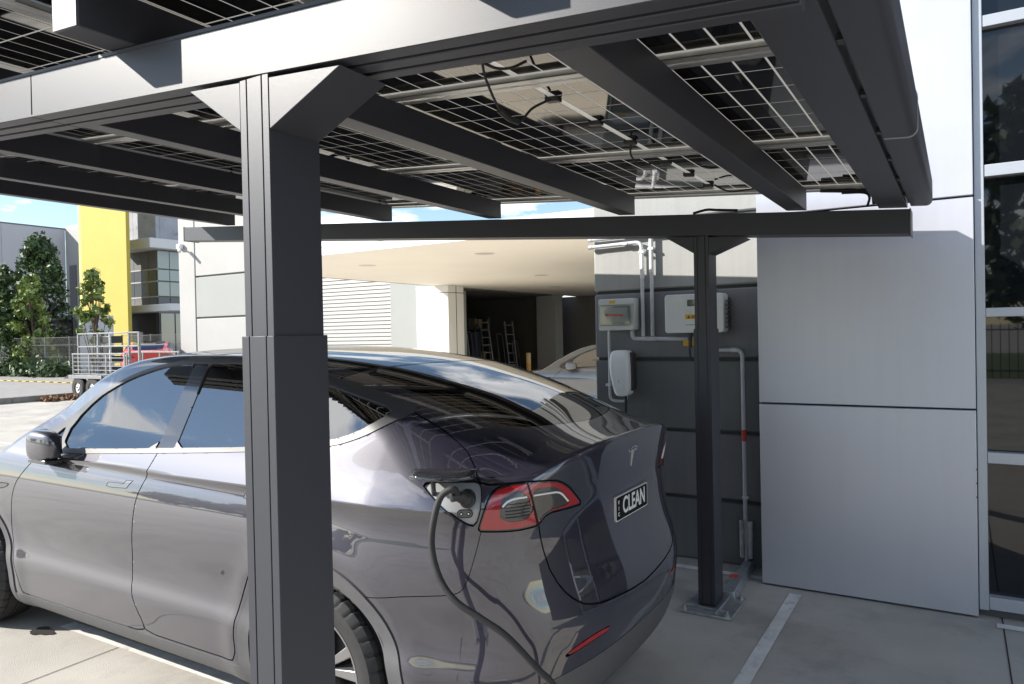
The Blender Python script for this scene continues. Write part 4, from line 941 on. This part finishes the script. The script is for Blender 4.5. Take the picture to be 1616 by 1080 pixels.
def wheel(parent, ax, sg, name='wheel'):
    """tyre with cut tread, rim with five split turbine spokes"""
    c = (ax, YC+sg*.845, AXZ)
    R, hw = .357, .128
    prof = [(.245,-.112),(.262,-.122),(.30,-.130),(.325,-.126),(.341,-.112)]
    nt_ = 12; tread = [(-.100,.3525),(-.078,.3555),(-.0765,.3475),(-.066,.3475),(-.0645,.3562),(-.022,R),(-.0205,.348),(-.009,.348),(-.0075,R),(.0075,R),(.009,.348),(.0205,.348),(.022,R),(.0645,.3562),(.066,.3475),(.0765,.3475),(.078,.3555),(.100,.3525)]
    prof = prof+[(r, t) for t, r in tread]+[(r, -t) for r, t in prof[::-1]]
    n = 216; m_ = len(prof); b = MB(); vs_ = []; fs_ = []
    for k in range(n):
        for r, t in prof:
            a = 2*math.pi*(k+ (abs(t)*16 if abs(t) > .06 else 0))/n; q = k % 6
            if r > .335:
                if abs(t) > .06 and q == 0: r -= .007
                elif abs(t) < .06 and r > .352 and k % 9 == 0 and abs(t) > .015: r -= .003
            vs_.append((c[0]+r*math.cos(a), c[1]+t, c[2]+r*math.sin(a)))
    for k in range(n):
        for i in range(m_-1): fs_.append((k*m_+i, k*m_+i+1, ((k+1)%n)*m_+i+1, ((k+1)%n)*m_+i))
    b.add(vs_, fs_); w = b.build(name, black_rub, parent, smooth=True, angle=28)
    rim_m = mat('rim_silver', (.27,.27,.28), .3, metal=.8); rimd = mat('rim_dark', (.03,.03,.032), .35, metal=.4)
    s = sg
    MB().lathe([(.245,s*.118),(.256,s*.121),(.258,s*.112),(.240,s*.105),(.228,s*.06),(.222,-s*.05),(.245,-s*.11)], c, 'y', 72).build('rim', rim_m, w, smooth=True, angle=40)
    MB().lathe([(.0,s*.02),(.225,s*.02),(.225,-s*.06)], c, 'y', 48).build('rim_back', rimd, w, smooth=True, angle=40)
    MB().lathe([(0,s*.094),(.028,s*.094),(.036,s*.088),(.05,s*.07),(.06,s*.04)], c, 'y', 32).build('hub_cap', rimd, w, smooth=True, angle=40)
    for k in range(5):
        for dd in (-.13,.13):
            a = 2*math.pi*k/5+dd+.35; ca, sa = math.cos(a), math.sin(a); cb, sb = math.cos(a+dd*.6), math.sin(a+dd*.6)
            def pt(r, tw, d): return (c[0]+r*ca-tw*sa, c[1]+s*d, c[2]+r*sa+tw*ca)
            def pt2(r, tw, d): return (c[0]+r*cb-tw*sb, c[1]+s*d, c[2]+r*sb+tw*cb)
            MB().hexa([pt(.045,-.012,.05),pt(.045,.012,.05),pt2(.232,.026,.07),pt2(.232,-.026,.07),pt(.045,-.010,.088),pt(.045,.010,.088),pt2(.238,.022,.108),pt2(.238,-.022,.108)]).build('spoke', rim_m, w, bevel=.004)
    MB().lathe([(.06,-s*.03),(.165,-s*.03),(.165,-s*.055),(.06,-s*.055)], c, 'y', 40).build('brake_disc', galv, w, smooth=True, angle=40)
    return w

def make_car(name, label, paint_m, detail=True):
    t = thing(name, label, 'car')
    for sg in (-1, 1):
        mk('front_door', PARTS['front_door'], paint_m, t, sg); mk('rear_door', PARTS['rear_door'], paint_m, t, sg)
        mk('front_window', PARTS['front_window'], side_glass, t, sg, skirt=0, off=-.004); mk('rear_window', PARTS['rear_window'], side_glass, t, sg, skirt=0, off=-.004)
        mk('mirror_quarter_glass', PARTS['mirror_quarter_glass'], side_glass, t, sg, skirt=0, off=-.004)
        mk('window_trim', PARTS['window_trim'], satin_trim, t, sg, off=.004, skirt=.016); mk('pillar_cover', PARTS['pillar_cover'], gloss_black, t, sg, off=-.001)
        mk('arch_cladding', PARTS['arch_cladding'], clad, t, sg, off=.006, skirt=.05); mk('sill_cladding', PARTS['sill_cladding'], clad, t, sg, off=.004, skirt=.03)
        lm = mk('tail_lamp', PARTS['lamp_border'], gloss_black, t, sg, skirt=.006)
        mk('red_lens', PARTS['lamp_red_lens'], red_lens, lm, sg, skirt=.004, off=.001); mk('clear_lens', PARTS['lamp_clear_lens'], clear_lens, lm, sg, skirt=.006, off=-.002)
        for pts in ([(-2.198,1.078),(-2.17,1.095),(-2.123,1.104),(-2.066,1.106)],[(-2.026,1.107),(-1.95,1.105),(-1.86,1.097),(-1.80,1.056)]):
            MB().tube([W_(surf('sz',*p)+np.array([.002,.002,0]), sg) for p in catmull(pts,4)], .0042, 6).build('light_bar', lamp_bar, lm, smooth=True)
        for zz_ in (1.084,1.072,1.060,1.048,1.036): MB().tube([W_(surf('sz',s_,zz_)+np.array([.001,.001,0]), sg) for s_ in np.linspace(-2.183,-2.045,6)], .0018, 5).build('lamp_rib', satin_trim, lm, smooth=True)
        MB().tube([W_(surf('sz',s_,z_)+np.array([.002,.002,0]), sg) for s_, z_ in ((-2.060,1.157),(-2.045,1.12),(-2.02,1.06),(-1.994,.99))], .0045, 6).build('lamp_split', shell_m, lm, smooth=True)
        mk('side_camera', PARTS['side_camera'], gloss_black, t, sg, skirt=.006); mk('headlight', PARTS['headlight'], clear_lens, t, sg, skirt=.008)
        mk('reflector', PARTS['reflector'], red_lens, t, sg, off=.001, skirt=.004)
        # wheel-arch liner
        for ax in (AXF, AXR):
            n = 28; ln = MB(); vs_ = []; 
            for k in range(n+1):
                a = math.radians(-20+220*k/n)
                for yy in (.935,.60): vs_.append((ax+.402*math.cos(a), YC+sg*yy, AXZ+.402*math.sin(a)))
            ln.add(vs_, [(2*k,2*k+1,2*k+3,2*k+2) for k in range(n)]); b0 = len(ln.v)
            ln.add([(ax-.42,YC+sg*.60,.12),(ax+.42,YC+sg*.60,.12),(ax+.42,YC+sg*.60,.80),(ax-.42,YC+sg*.60,.80)], [(0,1,2,3)])
            ln.build('arch_liner', shell_m, t, fix=False)
            wheel(t, ax, sg)
        # door handles: flush blades in shallow outlines
        for hx in (-3.59, -2.55):
            hz = .985+(.04 if hx > -3 else 0)
            pts = [(hx-.098,hz-.012),(hx-.06,hz-.016),(hx+.075,hz-.010),(hx+.10,hz+.018),(hx+.115,hz+.028),(hx+.06,hz+.026),(hx+.045,hz+.010),(hx-.09,hz+.006)]
            sub = [W_(surf('xz',*p)+np.array([0,.0015,0]), sg) for p in pts]
            MB().add(sub, [tuple(range(8))]).build('door_handle', mat('handle_satin', (.20,.20,.215), .3, metal=.8), t)
            MB().tube([Vector(p) for p in sub+[sub[0]]], .0014, 5).build('handle_gap', shell_m, t)
        # door mirror
        mm = MB(); rings = 14; seg = 24; vs_ = []; cen = np.array([-4.185, .985, 1.150])
        for i in range(rings+1):
            th = math.pi*i/rings
            for k in range(seg):
                a = 2*math.pi*k/seg
                d = np.array([math.cos(th), math.sin(th)*math.cos(a), math.sin(th)*math.sin(a)])
                pw = .62; q = np.sign(d)*np.abs(d)**pw
                xx = .112*q[0]; yy = .058*q[1]*(1-.25*q[0]); zz_ = .084*q[2]*(1-.12*q[0])
                p = cen+np.array([xx, yy, zz_]); vs_.append(W_(p, sg))
        mm.add(vs_, [(i*seg+k, i*seg+(k+1)%seg, (i+1)*seg+(k+1)%seg, (i+1)*seg+k) for i in range(rings) for k in range(seg)])
        mi = mm.build('door_mirror', paint_m, t, smooth=True, angle=60)
        MB().box(-.10,.085,-.045,.045,-.012,.010).move(lambda p: W_(cen+np.array([p[0],p[1],p[2]-.079]), sg)).build('mirror_base', gloss_black, mi, bevel=.006)
        MB().hexa([W_(cen+np.array(q_), sg) for q_ in ((-.10,.03,-.088),(-.02,.03,-.088),(-.02,-.12,-.15),(-.11,-.12,-.15),(-.10,.03,-.070),(-.02,.03,-.070),(-.02,-.12,-.06),(-.11,-.12,-.06))]).build('mirror_stalk', gloss_black, mi, bevel=.006)
        gl_ = [(-.08,-.0605,-.05),(.08,-.0445,-.045),(.08,-.0445,.05),(-.08,-.0605,.055)]
        MB().add([W_(cen+np.array(q_), sg) for q_ in gl_], [(0,1,2,3)]).build('mirror_glass', mat('mirror_silver', (.8,.8,.8), .02, metal=1), mi)
        mk('charge_pocket', PARTS['charge_pocket'], paint_m if sg > 0 else mat('pocket_grey', (.34,.345,.35), .4, metal=.3), t, sg, off=0 if sg > 0 else -.009, skirt=.006)
    for nm, m_, off in (('rear_bumper',paint_m,0),('rear_diffuser',clad,.002),('tailgate',paint_m,0),('bonnet',paint_m,0),('body_shell',paint_m,0)):
        mk(nm, PARTS[nm], m_, t, both=True, off=off)
    for nm in ('rear_glass','roof_glass','windscreen'):
        mk(nm, PARTS[nm], dark_glass if nm != 'windscreen' else side_glass, t, both=True, off=-.001, skirt=.008)
    # dark shell that closes the panel gaps
    sh = BASE
    _, sh = clip(sh, arch(sh, .40)); _, sh = clip(sh, np.maximum(poly_sdf(xz(sh), dlo_o), side_lim(sh))+.012)
    for pl, lim in ((rgl,1.2),(rfl,1.45),(wsl,1.05)): _, sh = clip(sh, np.maximum(poly_sdf(xv(sh), pl), lim-sh[0][:,2])+.015)
    mk('inner_lining', sh, shell_m, t, both=True, off=-.016, skirt=0)
    # cabin
    MB().box(-4.9,-1.6,YC-.75,YC+.75,.28,.36).build('cabin_floor', cabin_m, t)
    MB().hexa([(-4.85,YC-.74,.6),(-4.45,YC-.74,.6),(-4.45,YC+.74,.6),(-4.85,YC+.74,.6),(-4.85,YC-.74,1.02),(-4.42,YC-.74,1.0),(-4.42,YC+.74,1.0),(-4.85,YC+.74,1.02)]).build('dashboard', cabin_m, t, bevel=.04)
    for sx, sy in ((-3.55,-.38),(-3.55,.38),(-2.55,-.40),(-2.55,.40)):
        st_ = MB().hexa([(sx-.50,YC+sy-.26,.36),(sx+.05,YC+sy-.26,.36),(sx+.05,YC+sy+.26,.36),(sx-.50,YC+sy+.26,.36),(sx-.52,YC+sy-.25,.64),(sx,YC+sy-.25,.60),(sx,YC+sy+.25,.60),(sx-.52,YC+sy+.25,.64)]).build('seat', cabin_m, t, bevel=.05)
        MB().hexa([(sx-.05,YC+sy-.25,.58),(sx+.12,YC+sy-.25,.58),(sx+.12,YC+sy+.25,.58),(sx-.05,YC+sy+.25,.58),(sx+.15,YC+sy-.20,1.14),(sx+.26,YC+sy-.20,1.14),(sx+.26,YC+sy+.20,1.14),(sx+.15,YC+sy+.20,1.14)]).build('backrest', cabin_m, st_, bevel=.05)
        MB().hexa([(sx+.17,YC+sy-.13,1.15),(sx+.27,YC+sy-.13,1.15),(sx+.27,YC+sy+.13,1.15),(sx+.17,YC+sy+.13,1.15),(sx+.20,YC+sy-.11,1.34),(sx+.30,YC+sy-.11,1.34),(sx+.30,YC+sy+.11,1.34),(sx+.20,YC+sy+.11,1.34)]).build('headrest', cabin_m, st_, bevel=.04)
    MB().lathe([(.17,-.012),(.185,0),(.17,.012)], (-4.22,YC+.38,.93), 'x', 28).build('steering_wheel', cabin_m, t, smooth=True)
    return t
car = make_car('parked_car', 'glossy dark grey electric hatchback plugged in beneath the solar carport', carpaint)

# number plate, emblem
px_ = surf('yz', 0.0, .947)[0]
pl = thing('tmp', 'x', 'x'); bpy.data.objects.remove(pl)
PX = -1.2395
pm = MB(); pts_ = []
w2, h2, rr = .180, .0525, .008
for cy_, cz_, a0 in ((w2-rr,-h2+rr,-90),(w2-rr,h2-rr,0),(-w2+rr,h2-rr,90),(-w2+rr,-h2+rr,180)):
    for k in range(5):
        a = math.radians(a0+22.5*k); pts_.append((cy_+rr*math.cos(a), cz_+rr*math.sin(a)))
plate = MB().prism([(YC+.018+a, .947+b) for a, b in pts_], PX-.010, PX, 'x').build('number_plate', mat('plate_border', (.70,.70,.70), .4), car)
MB().prism([(YC+.018+a*.975, .947+b*.925) for a, b in pts_], PX, PX+.0008, 'x').build('plate_face', mat('plate_black', (.004,.004,.004), .6, spec=.2), plate)
PMX = lambda y, z, x: Matrix.Translation((x,y,z)) @ Matrix.Rotation(math.pi/2,4,'Z') @ Matrix.Rotation(math.pi/2,4,'X')
pw = mat('plate_white', (.75,.75,.75), .4)
text_mesh('plate_letters', 'CLEAN', .098, pw, plate, PMX(YC+.038,.947,PX+.0012), .0006, .0022, .84)
for i, ch in enumerate('VIC'): text_mesh('plate_letters', ch, .022, pw, plate, PMX(YC-.134,.972-i*.025,PX+.0012), .0006, .0008)
em = mat('emblem_chrome', (.75,.75,.76), .12, metal=1)
ex = surf('yz', .0, 1.15)[0]+.0025
def emp(pts):
    q = [(y*1.15, 1.152+z*1.02) for y, z in pts]; n = len(q); fx = [surf('yz', abs(y), z)[0] for y, z in q]
    return MB().add([(fx[i]-.006, YC+q[i][0], q[i][1]) for i in range(n)]+[(fx[i]+.0035, YC+q[i][0], q[i][1]) for i in range(n)], [tuple(range(n,2*n))]+[(i,(i+1)%n,n+(i+1)%n,n+i) for i in range(n)]).build('emblem', em, car)
topb = []; 
for k in range(13):
    y = -.040+.080*k/12; topb.append((y, .0455-6.0*y*y*.9))
low = [(y, z-.0065) for y, z in topb[::-1]]; emp(topb+low)
stem = [(-.034,.0265),(-.033,.020),(-.020,.024),(-.0105,.0235),(-.0075,.016),(0,-.044),(.0075,.016),(.0105,.0235),(.020,.024),(.033,.020),(.034,.0265),(.020,.0325),(.008,.034),(.0,.024),(-.008,.034),(-.020,.0325)]
emp(stem[::-1])
# charge port: lid held open above, socket and plugged-in cable
sgw = lambda s_, z_, o=0.: W_(surf('sz', s_, z_)+np.array([o*.7, o*.72, 0]))
lidp = [(-2.60,1.150),(-2.56,1.185),(-2.44,1.200),(-2.31,1.196),(-2.285,1.168)]
a_ = [np.array(sgw(s_, 1.172, .002))+np.array([0,0,.028]) for s_ in np.linspace(-2.60,-2.292,9)]
outv = np.array([.28,-.93,-.10]); outv /= np.linalg.norm(outv)
lv = []; prof_ = [(.0,.0),(.03,.012),(.065,.014),(.095,.004),(.105,-.006)]
for d_, up__ in prof_:
    for i, p in enumerate(a_):
        f_ = 1-.25*(abs(i-4)/4)**2 if d_ > .05 else 1
        lv.append(p+outv*d_*f_*(1.0 if i < 8 else .9)+np.array([0,0,up__]))
lm_ = MB().add([tuple(p) for p in lv], [(r_*9+c_, r_*9+c_+1, (r_+1)*9+c_+1, (r_+1)*9+c_) for r_ in range(4) for c_ in range(8)])
lo_ = lm_.build('charge_lid', mat('lid_gloss', (.02,.02,.024), .12, coat=1, coat_rough=.01), car, smooth=True, angle=70)
so_ = lo_.modifiers.new('solid', 'SOLIDIFY'); so_.thickness = .010; so_.offset = 0
hp = np.array(sgw(-2.505,1.163,-.01)); MB().tube(arc_path([tuple(hp+outv*.045+np.array([0,0,.036])), tuple(hp+outv*.04+np.array([.0,0,-.03])), tuple(hp+np.array([.0,-.012,-.055]))],.02), .009, 8).build('lid_arm', satin_trim, car, smooth=True)
# socket surround and direct-current pins
ctr = np.array(sgw(-2.386,1.060,-.008)); sx_ = np.array([.70,.72,0.])*1; sx_ = np.array(sgw(-2.36,1.060,-.008))-np.array(sgw(-2.41,1.060,-.008)); sx_ /= np.linalg.norm(sx_); no_ = np.array([sx_[1],-sx_[0],0.]); no_ = no_ if no_[1] < 0 else -no_
def pp(u, v_, d): return tuple(ctr+sx_*u+np.array([0,0,1])*v_+no_*d)
def stad(w, h, d0, d1, m_, nm):
    q = []
    for k in range(9):
        a = math.radians(-90+22.5*k); q.append((w+h*math.cos(a), h*math.sin(a)))
    for k in range(9):
        a = math.radians(90+22.5*k); q.append((-w+h*math.cos(a), h*math.sin(a)))
    vs_ = [pp(u, v_, d0) for u, v_ in q]+[pp(u, v_, d1) for u, v_ in q]; n = len(q)
    return MB().add(vs_, [tuple(range(n,2*n))]+[(i,(i+1)%n,n+(i+1)%n,n+i) for i in range(n)]).build(nm, m_, car)
stad(.0135,.0155,.0,.006,black_pl,'socket_rim'); stad(.0135,.0115,.006,.0068,mat('socket_grey',(.10,.10,.10),.4),'socket_face')
for u in (-.013,.013):
    MB().tube([pp(u,0,.0065),pp(u,0,.0085)],.0075,14).build('socket_pin', black_pl, car); MB().tube([pp(u,0,.0085),pp(u,0,.0095)],.0028,10).build('socket_pin', pw, car)
# plug and cable
hc = thing('charging_cable', 'black charging cable hanging from the open charge port of grey car', 'cable')
pc = np.array(sgw(-2.366,1.112,-.01))
MB().tube([tuple(pc-no_*.01),tuple(pc+no_*.03),tuple(pc+no_*.06)],[.030,.031,.026],20).build('plug_nose', black_pl, hc, smooth=True, angle=50)
left = -sx_
hpth = [pc+no_*.035+np.array([0,0,.0]), pc+no_*.055+left*.008+np.array([0,0,.012]), pc+no_*.072+left*.03+np.array([0,0,.020]), pc+no_*.085+left*.055+np.array([0,0,.020])]
MB().tube(catmull(hpth,6),[.027]*6+[.022]*6+[.016]*7,16).build('plug_handle', black_pl, hc, smooth=True, angle=60)
q0 = hpth[-1]
cpts = [hpth[2], (-1.499,2.03,1.166), (-1.54,2.01,1.135), (-1.56,1.99,1.04), (-1.561,1.985,.953), (-1.528,1.985,.859), (-1.47,1.995,.79), (-1.391,2.03,.734), (-1.316,2.07,.674), (-1.229,2.13,.555), (-1.193,2.16,.503), (-1.14,2.22,.36), (-1.10,2.30,.15), (-1.16,2.42,.016), (-1.4,2.7,.013), (-1.6,3.0,.013)]
cable('cable', [tuple(map(float,p)) for p in cpts], .0118, black_rub, hc, 12)

# ================================================================== OTHER CARS: same make of body in other paints
def car_copy(name, label, paint_new, loc, rot, scale, skip=('number_plate','emblem','charge_lid','lid_arm','socket_rim','socket_face','socket_pin','charge_pocket')):
    t = thing(name, label, 'car')
    pocket = paint_new
    def rec(src, par):
        for ch in list(src.children):
            base_ = ch.name.split('.')[0]
            if base_ in skip and base_ != 'charge_pocket': continue
            c = ch.copy(); COL.objects.link(c); c.parent = par
            if base_ == 'charge_pocket' or (ch.material_slots and ch.material_slots[0].material == carpaint):
                c.material_slots[0].link = 'OBJECT'; c.material_slots[0].material = paint_new
            rec(ch, c)
    rec(car, t)
    t.matrix_world = Matrix.Translation(loc) @ Matrix.Rotation(rot,4,'Z') @ Matrix.Diagonal((*scale,1)) @ Matrix.Translation((3.6,-YC,0))
    return t
car_copy('silver_car', 'silver sedan parked under the soffit behind the dark wall', paint('silver_paint', (.10,.11,.125), 1.7), (-5.95,13.85,0), 0, (1.0,1.0,.90))
rc = car_copy('red_car', 'red hatchback with white lettering parked behind the cage trailer', mat('red_paint', (.60,.035,.03), .35, coat=1, coat_rough=.02), (-28.0,17.5,.05), math.radians(-35), (1.0,1.0,1.0))
tm = text_mesh('door_lettering', 'HILTI', .26, pw, rc, Matrix.Translation((-3.55,YC-.985,.78)) @ Matrix.Rotation(math.pi/2,4,'X'), .002, .01)
